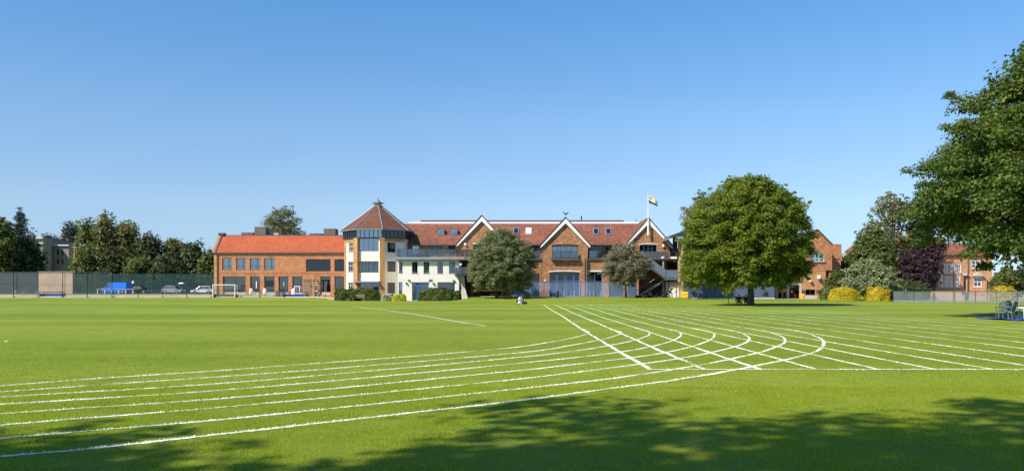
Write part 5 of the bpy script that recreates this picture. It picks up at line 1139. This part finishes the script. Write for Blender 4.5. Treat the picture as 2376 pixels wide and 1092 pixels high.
ybin(1589, 115.2, 'yellow grit bin at the left corner of the blue grey block', .75, .85); ybin(1859.5, 119.2, 'small yellow bin beside the navy door of the gabled house', .45, .7)
GBN = thing('litter_bin', 'dark green litter bin before the tan garden wall', 'bin', (X(2243, 112), 112, .03))
MB().lathe([(.22, 0), (.27, .9), (.3, .92), (.3, 1.0), (.2, 1.12)], n=12).build('body', M['green_metal'], GBN, world=False); MB().box(-.15, .15, -.31, -.27, .93, 1.0).build('slot', M['black'], GBN, world=False)
for p, t_, lb in ((2152, 640, 'thin dark lamp post left of the far brick house'), (2246, 640, 'thin dark post in front of the orange brown door'), (2291, 655, 'short dark post right of the bay window'), (2212, 625, 'thin dark post in front of the white windows')):
    q = thing('thin_post', lb, 'post', (X(p, 112), 112, .03)); MB().tube([(0, 0, 0), (0, 0, Z(t_, 112))], .05, 6).build('shaft', M['black'], q, world=False); MB().lathe([(.05, 0), (.1, .05), (.1, .2), (.03, .25)], (0, 0, Z(t_, 112)), 8).build('cap', M['black'], q, world=False)
YP = thing('telegraph_pole', 'slim pale wooden pole in front of the left hand tree mass', 'pole', (X(173, 176), 176, .75))
MB().tube([(0, 0, 0), (0, 0, Z(572, 176))], [.16, .1], 8).build('shaft', M['timber'], YP, world=False); MB().box(-.5, .5, -.05, .05, Z(572, 176) - .9, Z(572, 176) - .78).build('crossarm', M['timber'], YP, world=False)

# ------------------------------------------------------------ plastic garden chairs and table, right edge
def garden_chair(x, y, rz, label, z0=.06):
    r = thing('garden_chair', label, 'chair', (x, y, z0), rz, 'plastic garden chairs by the table')
    g = 'green_plastic'
    for sx in (-1, 1):
        MB().tube([(sx * .24, -.22, 0), (sx * .22, -.2, .42), (sx * .25, -.2, .64)], [.022, .025, .022], 6).build('leg', M[g], r, world=False)
        MB().tube([(sx * .24, .28, 0), (sx * .21, .2, .42)], [.022, .026], 6).build('leg', M[g], r, world=False)
        MB().tube([(sx * .25, -.24, .64), (sx * .27, 0, .66), (sx * .23, .24, .68)], [.03, .028, .025], 6).build('armrest', M[g], r, world=False)
    MB().box(-.23, .23, -.24, .2, .41, .44).build('seat', M[g], r, world=False)
    for i in range(7):
        u = (i - 3) / 3; MB().tube([(u * .19, .2, .44), (u * .22, .27, .7), (u * .21, .33, .95 - .09 * u * u)], [.024, .026, .024], 5).build('back_slat', M[g], r, world=False)
    MB().tube([((i - 4) / 4 * .24, .335, .97 - .10 * ((i - 4) / 4) ** 2) for i in range(9)], .028, 6).build('top_rail', M[g], r, world=False)
    return r
YC = 44.0
MT = thing('blue_ground_mat', 'royal blue mat lying on the grass beneath the plastic chairs', 'mat', (X(2345, YC), YC, .02))
m = MB(); nx = 12
xs_ = np.linspace(X(2308, YC), X(2480, YC), nx); Vm = []
for i, xx in enumerate(xs_):
    for j, yy in enumerate((42.1, 43.4, 44.7, 46.0)): Vm.append((xx + .1 * math.sin(j * 3), yy + .15 * math.sin(i * 1.3), .05 + .07 * max(0, math.sin(i * 2.1 + j * 1.7)) - (.02 if j in (0, 3) else 0)))
m.add(Vm, [(i * 4 + j, (i + 1) * 4 + j, (i + 1) * 4 + j + 1, i * 4 + j + 1) for i in range(nx - 1) for j in range(3)])
m.add([(v[0], v[1], .008) for v in Vm], [(i * 4 + j + 1, (i + 1) * 4 + j + 1, (i + 1) * 4 + j, i * 4 + j) for i in range(nx - 1) for j in range(3)]); m.build('sheet', M['royal'], MT)
garden_chair(X(2325, YC), 44.0, R(165), 'grey green plastic garden chair, left one on the blue mat'); garden_chair(X(2336, YC), 43.8, R(215), 'grey green plastic garden chair turned towards the table, right one on the mat'); garden_chair(X(2352, 45.2), 45.2, R(20), 'grey green plastic garden chair tucked behind the white legged table')
TB = thing('garden_table', 'white legged plastic table with dark top at the right edge', 'table', (X(2368, YC), 43.6, .06))
w_ = .78
MB().box(-w_ / 2 + .05, w_ / 2 + .6, -.45, .45, .70, .75).build('tabletop', M['slate'], TB, world=False); MB().box(-w_ / 2 + .06, w_ / 2 + .59, -.43, .43, .60, .698).build('apron', M['white'], TB, world=False)
for sx in (-w_ / 2 + .1, w_ / 2 + .5):
    for sy in (-.38, .38): MB().tube([(sx, sy, 0), (sx, sy, .6)], [.025, .045], 6).build('leg', M['white'], TB, world=False)
BX = thing('storage_crate', 'dark crate under the white legged table', 'crate', (X(2366, YC), 43.7, .06))
MB().box(-.3, .35, -.3, .3, 0, .38).build('body', M['green_metal'], BX, world=False); MB().box(-.32, .37, -.32, .32, .382, .42).build('rim', M['green_metal'], BX, world=False)

# ------------------------------------------------------------ people
def skin_obj(name, pts, edges, rad, mat, par, root=0, sub=1):
    me = bpy.data.meshes.new(name); me.from_pydata(pts, edges, []); me.materials.append(mat)
    o = bpy.data.objects.new(name, me); COL.objects.link(o); o.parent = par
    md = o.modifiers.new('skin', 'SKIN'); md.use_smooth_shade = True
    if not me.skin_vertices: 
        bpy.context.view_layer.objects.active = o
    lay = me.skin_vertices[0].data if len(me.skin_vertices) else None
    if lay:
        for i, r_ in enumerate(rad): lay[i].radius = (r_, r_)
        lay[root].use_root = True
    s = o.modifiers.new('sub', 'SUBSURF'); s.levels = sub; s.render_levels = sub
    return o
def person(label, loc, rz, J, top, legs, s=1.0, shorts=False, hair='hair', group=None):
    """J: joints; all in metres in the person's frame (faces -y)"""
    r = thing('person', label, 'person', loc, rz, group); V3 = lambda k_: Vector(J[k_]) * s
    names = ['pelvis', 'chest', 'neck', 'head', 'crown']; P = []; E = []; Rd = []
    def add(p, r_, prev=None):
        P.append(tuple(p)); Rd.append(r_ * s); i = len(P) - 1
        if prev is not None: E.append((prev, i))
        return i
    pe = add(V3('pelvis'), .13); wa = add(V3('pelvis').lerp(V3('chest'), .5), .115, pe); ch = add(V3('chest'), .135, wa); nk = add(V3('neck'), .055, ch)
    hd = V3('head'); up = (hd - V3('neck')).normalized(); h0 = add(hd - up * .03 * s, .085, nk); h1 = add(hd + up * .09 * s, .09, h0)
    fwd = Vector(J.get('face', (0, -1, 0))).normalized(); add(hd + fwd * .095 * s, .022, h0)
    for S in 'LR':
        sh = add(V3('sh' + S), .055, ch); el = add(V3('el' + S), .04, sh); wr = add(V3('ha' + S), .026, el)
        d = (V3('ha' + S) - V3('el' + S)).normalized(); sd = d.orthogonal().normalized(); pm = add(V3('ha' + S) + d * .06 * s, .03, wr)
        for q in range(4):
            b = add(V3('ha' + S) + d * .11 * s + sd * (q - 1.5) * .02 * s, .009, pm); add(V3('ha' + S) + d * (.165 - .012 * abs(q - 1.3)) * s + sd * (q - 1.5) * .023 * s + d.cross(sd) * .012 * s, .007, b)
        t_ = add(V3('ha' + S) + d * .05 * s + sd * .05 * s, .011, pm); add(V3('ha' + S) + d * .09 * s + sd * .07 * s, .009, t_)
        hp = add(V3('hp' + S), .09, pe); kn = add(V3('kn' + S), .06, hp); an = add(V3('an' + S), .038, kn)
        f = Vector(J.get('toe' + S, tuple(Vector(J['an' + S]) + Vector((0, -.16, -.05))))) * s; add(f, .035, an)
    skin_obj('body', P, E, Rd, M['skin'], r)
    def cl(name, chain, mat):
        p = []; e = []; rr = []; idx = {}
        for a, b, ra, rb in chain:
            for k_, v, q in ((a, V3(a) if a in J else None, ra), (b, V3(b) if b in J else None, rb)):
                if k_ not in idx: idx[k_] = len(p); p.append(tuple(v)); rr.append(q * s)
            e.append((idx[a], idx[b]))
        skin_obj(name, p, e, rr, M[mat], r)
    J['wrmL'] = tuple(Vector(J['elL']).lerp(Vector(J['haL']), .8)); J['wrmR'] = tuple(Vector(J['elR']).lerp(Vector(J['haR']), .8))
    J['base'] = tuple(Vector(J['neck']).lerp(Vector(J['chest']), .45))
    cl('shirt', [('pelvis', 'chest', .15, .165), ('chest', 'base', .165, .08), ('chest', 'shL', .165, .075), ('chest', 'shR', .165, .075), ('shL', 'elL', .075, .055), ('shR', 'elR', .075, .055)], top)
    if shorts:
        for S in 'LR': J['thm' + S] = tuple(Vector(J['hp' + S]).lerp(Vector(J['kn' + S]), .75))
        cl('shorts', [('pelvis', 'hpL', .152, .11), ('pelvis', 'hpR', .152, .11), ('hpL', 'thmL', .11, .085), ('hpR', 'thmR', .11, .085)], legs)
    else:
        cl('trousers', [('pelvis', 'hpL', .152, .11), ('pelvis', 'hpR', .152, .11), ('hpL', 'knL', .11, .078), ('hpR', 'knR', .11, .078), ('knL', 'anL', .078, .055), ('knR', 'anR', .078, .055)], legs)
    c = hd + up * .06 * s - fwd * .03 * s; m = MB(); rr_ = .108 * s; prof = [(rr_ * math.cos(t), rr_ * math.sin(t) * 1.05) for t in np.linspace(-.35, 1.5, 6)]
    m.lathe(prof, (0, 0, 0), 10); q = Vector((0, 0, 1)).rotation_difference(up).to_matrix().to_4x4(); m.v = [tuple(Vector(c) + (q @ Vector(v))) for v in m.v]; m.build('hair', M[hair], r, True, world=False)
    for S in 'LR':
        f = Vector(J.get('toe' + S, tuple(Vector(J['an' + S]) + Vector((0, -.16, -.05))))) * s; a = V3('an' + S)
        MB().tube([a + Vector((0, 0, -.01)), a.lerp(f, .4) + Vector((0, 0, -.01)), f + (f - a).normalized() * .03], [.05 * s, .05 * s, .035 * s], 7).build('shoe', M['black'], r, True, world=False)
    return r
SIT = dict(pelvis=(0, 0, .12), chest=(0, .03, .5), neck=(0, .0, .68), head=(0, -.03, .80), shL=(-.19, .02, .6), elL=(-.26, -.1, .36), haL=(-.16, -.32, .34), shR=(.19, .02, .6), elR=(.26, -.1, .36), haR=(.14, -.34, .36),
           hpL=(-.1, -.03, .12), knL=(-.14, -.42, .42), anL=(-.13, -.72, .08), hpR=(.1, -.03, .12), knR=(.14, -.44, .4), anR=(.13, -.78, .08))
BEN = dict(pelvis=(0, .05, .56), chest=(0, 0, .95), neck=(0, -.04, 1.13), head=(0, -.08, 1.25), shL=(-.19, 0, 1.05), elL=(-.25, -.12, .8), haL=(-.12, -.34, .68), shR=(.19, 0, 1.05), elR=(.25, -.12, .8), haR=(.12, -.34, .68),
           hpL=(-.1, 0, .55), knL=(-.12, -.42, .54), anL=(-.12, -.44, .09), hpR=(.1, 0, .55), knR=(.12, -.42, .54), anR=(.12, -.44, .09))
RUN = dict(pelvis=(0, 0, .9), chest=(0, -.28, 1.22), neck=(0, -.42, 1.36), head=(0, -.52, 1.45), face=(0, -1, -.25), shL=(-.19, -.3, 1.3), elL=(-.3, -.08, 1.12), haL=(-.26, -.22, .92), shR=(.19, -.3, 1.3), elR=(.3, -.5, 1.14), haR=(.2, -.68, 1.28),
           hpL=(-.1, 0, .88), knL=(-.1, -.34, .6), anL=(-.1, -.3, .14), hpR=(.1, 0, .88), knR=(.1, .18, .5), anR=(.1, .58, .32), toeR=(.1, .66, .2))
LIE = dict(pelvis=(0, 0, .14), chest=(0, .36, .24), neck=(0, .52, .38), head=(0, .6, .48), face=(0, -1, .1), shL=(-.19, .42, .32), elL=(-.24, .6, .06), haL=(-.22, .36, .05), shR=(.19, .42, .32), elR=(.24, .6, .06), haR=(.22, .36, .05),
           hpL=(-.1, -.03, .13), knL=(-.13, -.4, .34), anL=(-.12, -.72, .08), hpR=(.1, -.03, .13), knR=(.12, -.46, .14), anR=(.12, -.88, .08))
KNE = dict(pelvis=(0, .1, .34), chest=(0, -.16, .66), neck=(0, -.3, .8), head=(0, -.38, .88), face=(0, -1, -.5), shL=(-.19, -.18, .74), elL=(-.26, -.36, .48), haL=(-.18, -.5, .28), shR=(.19, -.18, .74), elR=(.26, -.36, .48), haR=(.18, -.52, .26),
           hpL=(-.1, .08, .34), knL=(-.13, -.3, .12), anL=(-.12, .16, .08), toeL=(-.12, .3, .04), hpR=(.1, .08, .34), knR=(.14, -.32, .44), anR=(.13, -.3, .09))
def pat(px, Y, dz=0): x = X(px, Y); return (x, Y, g0(x, Y) + dz)
person('person in white top and dark shorts kneeling on the lawn before the bushy tree', pat(1204, 92), R(60), KNE, 'cloth_white', 'cloth_black', 1.0, True)
person('person in dark top and pale trousers sitting on the lawn beside the kneeling one', pat(1212, 90.5), R(-50), SIT, 'cloth_navy', 'cloth_white', .85)
BAG = thing('sports_bag', 'dark sports bag lying on the grass beside the two people', 'bag', pat(1217, 90.2)); MB(Matrix.Rotation(R(90), 4, 'Y')).lathe([(.08, -.3), (.14, -.27), (.15, 0), (.14, .27), (.08, .3)], (-.14, 0, 0), 10).build('body', M['cloth_black'], BAG, True, world=False); MB().tube([(-.15, 0, .27), (-.1, 0, .36), (.1, 0, .36), (.15, 0, .27)], .012, 5).build('handle', M['cloth_navy'], BAG, world=False)
person('person in black running bent forward past the white store', pat(1554, 114.5), R(75), RUN, 'cloth_black', 'cloth_black', 1.0)
person('person with dusty pink top lying back on the grass edge, leftmost of the resting group', pat(1484, 113.4), R(-60), LIE, 'cloth_pink', 'cloth_black', 1.0)
person('person in black sitting between the two who lie back on the grass edge', pat(1496, 113.6), R(20), SIT, 'cloth_black', 'cloth_pink', 1.0)
person('person in a pink top and dark trousers sitting at the right of the resting group', pat(1508, 113.2), R(-40), SIT, 'cloth_pink', 'cloth_black', .95)
person('person in black lying back with one knee raised, rightmost of the resting group', pat(1515, 113.8), R(-80), LIE, 'cloth_black', 'cloth_pink', .95)
bn = bench(1722, 84.5, 1.3, 'low bench in the shade at the foot of the big round tree', 'wood')
person('person in black sitting at the left end of the shaded bench', pat(1714.5, 84.5, -.08), R(15), BEN, 'cloth_black', 'cloth_black', .86)
person('person in black sitting at the right end of the shaded bench next to the trunk', pat(1730.5, 84.5, -.08), R(-12), BEN, 'cloth_black', 'cloth_navy', .86)
BL = thing('marker_post', 'slim black padded post standing at the far ends of the lane lines', 'post', pat(1294.5, 112)); MB().lathe([(.16, 0), (.17, .1), (.13, .14), (.14, .85), (.1, .98), (.03, 1.0)], n=10).build('shaft', M['black'], BL, world=False)
FB = thing('football', 'white football on the grass by the running person', 'ball', pat(1567, 113)); MB().lathe([(.11 * math.cos(t), .11 + .11 * math.sin(t)) for t in np.linspace(-1.4, 1.4, 8)], n=12).build('ball', M['white'], FB, True, world=False)
PP = thing('white_scrap', 'small white scrap of paper on the lawn far left', 'litter', (*gnd(15, 793), .0)); MB().add([(-.07, -.04, .01), (.06, -.05, .03), (.08, .04, .01), (-.05, .05, .03), (0, 0, .045)], [(0, 1, 4), (1, 2, 4), (2, 3, 4), (3, 0, 4)]).build('paper', M['white'], PP, world=False)

# ============================================================ planting
hedge(790, 880, 115.6, 669, 1.3, 'dark clipped hedge in front of the octagonal tower', seed=1, n=8000)
hedge(971, 1054, 113.8, 670, 1.6, 'square dark clipped hedge below the cream wing windows', seed=2, n=10000)
hedge(775, 797, 116.2, 668, 1.6, 'small rounded dark bush at the left end of the tower hedge', name='bush', cat='bush', seed=3, n=3000)
hedge(789, 822, 113.9, 674, 1.5, 'loose pale green bush before the tower hedge', 'lf_mid', name='bush', cat='bush', seed=4, n=3500, lump=.25)
hedge(884, 911, 113.6, 681, 1.3, 'bush with cream flower heads at the tower foot', 'lf_flower', name='flowering_bush', cat='bush', seed=5, n=3000, size=.13)
hedge(909, 939, 113.2, 683, 1.4, 'low yellow green bush left of the cream wing', 'lf_lemon', name='bush', cat='bush', seed=6, n=3500)
hedge(1052, 1068, 113.9, 677, 1.0, 'small rough dark bush at the right end of the square hedge', 'lf_dark', name='bush', cat='bush', seed=7, n=1800, lump=.3)
hedge(1930, 2002, 108, 669, 2.4, 'wide golden yellow clipped hedge right of the gabled house', 'lf_yellow', seed=8, n=22000, size=.075, lump=.14, group=None)
hedge(2024, 2072, 107, 669.5, 2.6, 'rounder golden yellow hedge beside the court fence', 'lf_yellow', seed=9, n=16000, size=.075, lump=.14)
hedge(1913, 1934, 109.5, 669, 2.0, 'dark green hedge end against the golden hedge', 'lf_hedge', seed=10, n=3500)
hedge(2322, 2362, 112, 664, 3, 'bright yellow bush behind the right hand fence', 'lf_yellow', name='bush', cat='bush', seed=11, n=5000)
T = tree
# the big lime and the two grey trees
T(1738, 83, 400, 672, 148, 'big rounded lime tree with dense green crown standing on the lawn', name='lime_tree', mat='lf_lime', prof=LIMEP, cover=3.0, n=1000, size=.215, clumps=300, seed=3, trunk_r=.36, clr=.074, limbs=40, base=0, irr=.07, fill=.3, flat=.8, poke=1.2, trunk_px=1742, depth=1.0)
T(1163, 112, 531, 676, 82, 'broad bushy grey green tree in front of the left hall gable', name='round_tree', mat='lf_grey', prof=[(0, .62), (.12, .9), (.35, 1), (.6, .95), (.78, .74), (.92, .42), (1, .12)], n=42000, size=.17, clumps=220, seed=5, trunk_r=.2, clr=.095, limbs=30, irr=.05, trunk_px=1152)
T(1452, 113, 566, 664, 57, 'smaller dusty grey brown tree in front of the right hall gable', name='small_tree', mat='lf_dusty', prof=ROUND, n=17000, size=.15, clumps=120, seed=6, trunk_r=.17, clr=.15, limbs=26, irr=.12, trunk_px=1452)
T(1610, 112, 560, 675, 36, 'slim young tree with leaning trunk at the left edge of the big lime', name='young_tree', mat='lf_lime', prof=OVAL, n=7000, size=.17, clumps=50, seed=7, trunk_r=.09, clr=.2, trunk_px=1640)
T(1690, 95, 655, 686, 14, 'small sapling under the big lime crown', name='sapling', mat='lf_lime', prof=ROUND, n=900, size=.14, clumps=16, seed=8, trunk_r=.05, clr=.3, limbs=6)
T(1622, 148, 440, 640, 42, 'pale wispy tree rising behind the canopy roof', name='wispy_tree', mat='lf_dusty', prof=DOME, cover=1.5, n=1000, size=.34, clumps=70, seed=9, clr=.18, trunk_r=.2)
T(655, 168, 474, 600, 53, 'tree with open crown rising behind the orange tiled roof', name='roofline_tree', mat='lf_olive', prof=ROUND, cover=1.2, n=11000, size=.33, clumps=64, seed=10, clr=.19, trunk_r=.4, limbs=30, irr=.2)
# left tree mass
T(46, 178, 462, 660, 38, 'dark spiky conifer with tiered branches at the far left', name='conifer', mat='lf_pine', prof=CONE, cover=1.7, n=9000, size=.3, clumps=90, seed=11, clr=.115, trunk_r=.4, fill=.1, flat=.55, irr=.5, limbs=60)
T(0, 168, 500, 690, 42, 'dark broad tree cut by the left frame edge', mat='lf_mid', n=1000, size=.46, clumps=90, seed=12, clr=.17)
T(66, 172, 552, 690, 36, 'low dark tree in front of the pale house', mat='lf_dark', n=1000, size=.46, clumps=80, seed=13, clr=.18)
T(210, 190, 496, 700, 34, 'tall green tree right of the taupe building', mat='lf_mid', n=1000, size=.46, clumps=80, seed=14, clr=.17, prof=OVAL, irr=.2)
T(242, 188, 488, 690, 30, 'tall brownish tree with a pointed top in the left tree mass', mat='lf_olive', n=1000, size=.46, clumps=80, seed=15, clr=.17, prof=SPIRE, irr=.22)
T(292, 190, 508, 700, 36, 'tall loose tree with airy top near the centre of the left tree mass', mat='lf_olive', n=1000, size=.46, clumps=70, seed=16, clr=.18, prof=ROUND, irr=.25)
T(345, 184, 540, 700, 38, 'dark tree with ragged twin tops in the left tree mass', mat='lf_dark', n=1000, size=.46, clumps=80, seed=17, clr=.17, prof=OVAL)
T(403, 186, 552, 690, 34, 'lighter yellowish tree behind the car park', mat='lf_olive', n=1000, size=.46, clumps=70, seed=18, clr=.17)
T(452, 182, 560, 700, 36, 'dark yew like tree with small spires next to the orange block', name='yew_tree', mat='lf_dark', n=1000, size=.46, clumps=70, seed=19, clr=.17, prof=DOME, irr=.25)
T(487, 180, 576, 700, 26, 'dark low tree touching the corner of the orange block', mat='lf_mid', n=1000, size=.46, clumps=50, seed=20, clr=.2)
T(204, 178, 565, 690, 34, 'dark bushy tree low behind the green windbreak fence', mat='lf_mid', n=1000, size=.46, clumps=70, seed=21, clr=.18)
T(262, 178, 582, 700, 44, 'lower dark tree above the blue van', mat='lf_dark', n=1000, size=.46, clumps=70, seed=22, clr=.18)
T(325, 177, 596, 700, 46, 'deep green low tree above the black car', mat='lf_mid', n=1000, size=.46, clumps=70, seed=23, clr=.18)
T(385, 177, 590, 700, 42, 'very dark low tree above the silver car', mat='lf_dark', n=1000, size=.46, clumps=70, seed=24, clr=.18)
T(115, 215, 545, 690, 34, 'hidden dark tree behind the black pitched roof', mat='lf_dark', n=1000, size=.46, clumps=40, seed=25, clr=.2)
T(160, 225, 512, 690, 20, 'small far tree beside the red brick stack', mat='lf_pine', n=1000, size=.46, clumps=36, seed=26, clr=.22)
# right tree mass
T(2070, 132, 430, 690, 66, 'tall airy tree behind the purple tree', cover=1.25, mat='lf_olive', n=1000, size=.46, clumps=120, seed=30, clr=.14, irr=.26, trunk_r=.45, limbs=40)
T(2022, 124, 530, 690, 58, 'dense dark green tree right of the gabled house', mat='lf_mid', n=22000, size=.34, clumps=110, seed=31, clr=.15, irr=.16, prof=DOME)
T(2120, 122, 574, 690, 38, 'dark purple leaved tree', name='purple_tree', mat='lf_purple', n=1000, size=.28, clumps=110, seed=32, clr=.15, irr=.14)
T(2140, 134, 500, 680, 40, 'dusky grey purple tree behind the right foreground tree', mat='lf_purple', n=7000, size=.34, clumps=60, seed=33, clr=.18, irr=.2)
T(2018, 112, 600, 690, 66, 'silvery green spreading tree above the golden hedges', name='silver_tree', mat='lf_silver', n=1000, size=.25, clumps=130, seed=34, clr=.15, irr=.12, prof=DOME, trunk_r=.18)
T(1937, 115, 626, 702, 22, 'small green leafy tree against the gabled house corner', name='small_tree', mat='lf_mid', n=5000, size=.22, clumps=40, seed=35, clr=.2)
T(1962, 128, 590, 695, 30, 'dull green shrubby tree just right of the gabled house', mat='lf_olive', n=7000, size=.34, clumps=50, seed=36, clr=.2)
T(2345, 124, 622, 690, 42, 'mid green tree behind the right hand court fence', mat='lf_mid', n=14000, size=.34, clumps=80, seed=37, clr=.17)
T(2440, 118, 560, 700, 60, 'dark tree cut by the right frame edge', mat='lf_dark', n=12000, size=.34, clumps=80, seed=38, clr=.17)
T(2110, 118, 650, 700, 42, 'dark low shrubby tree under the purple crown', mat='lf_dark', n=6000, size=.2, clumps=50, seed=39, clr=.2)
# big maple, right foreground
MAPLE_P = [(0, .3), (.05, .55), (.11, .8), (.2, .94), (.39, 1), (.46, .92), (.52, .8), (.62, .72), (.79, .57), (.92, .3), (1, .1)]
T(2508, 45, 60, 640, 346, 'huge spreading maple tree filling the right edge of the view', name='maple_tree', mat='lf_maple', n=1000, size=.19, clumps=420, seed=41, clr=.095, irr=.15, poke=1.6, prof=MAPLE_P, trunk_r=.5, limbs=60, base=0, fill=.32, flat=.75, trunk_px=2520, up=.35)
# trees standing behind the camera whose shade falls on the near grass
for i, (x_, y_, lo, hi, hr, n_, lb) in enumerate(((-5.8, -6.6, 11, 22, 7.2, 34000, 'tall tree behind the viewer shading the lower right of the lawn'), (2.0, -3.7, 11, 23, 6.8, 36000, 'tall tree just behind the viewer shading the bottom right of the lawn'), (-16.8, -5.7, 9, 18, 5.2, 15000, 'tree behind the viewer to the left shading the bottom left corner'), (-12.4, -4.4, 10, 17, 4.2, 12000, 'slimmer tree behind the viewer between the left and right shading trees'), (-29, -9, 6, 14, 5.5, 6000, 'outer left tree behind the viewer'))):
    T(0, y_, 0, 0, 0, lb, name='shade_tree', mat='lf_lime', n=n_, size=.34, clumps=70, seed=50 + i, clr=.16, irr=.3, nauto=False, prof=ROUND, cover=1, trunk_r=.4, limbs=24, xc=x_, zc=(lo, hi, hr), base=0, fill=.25)
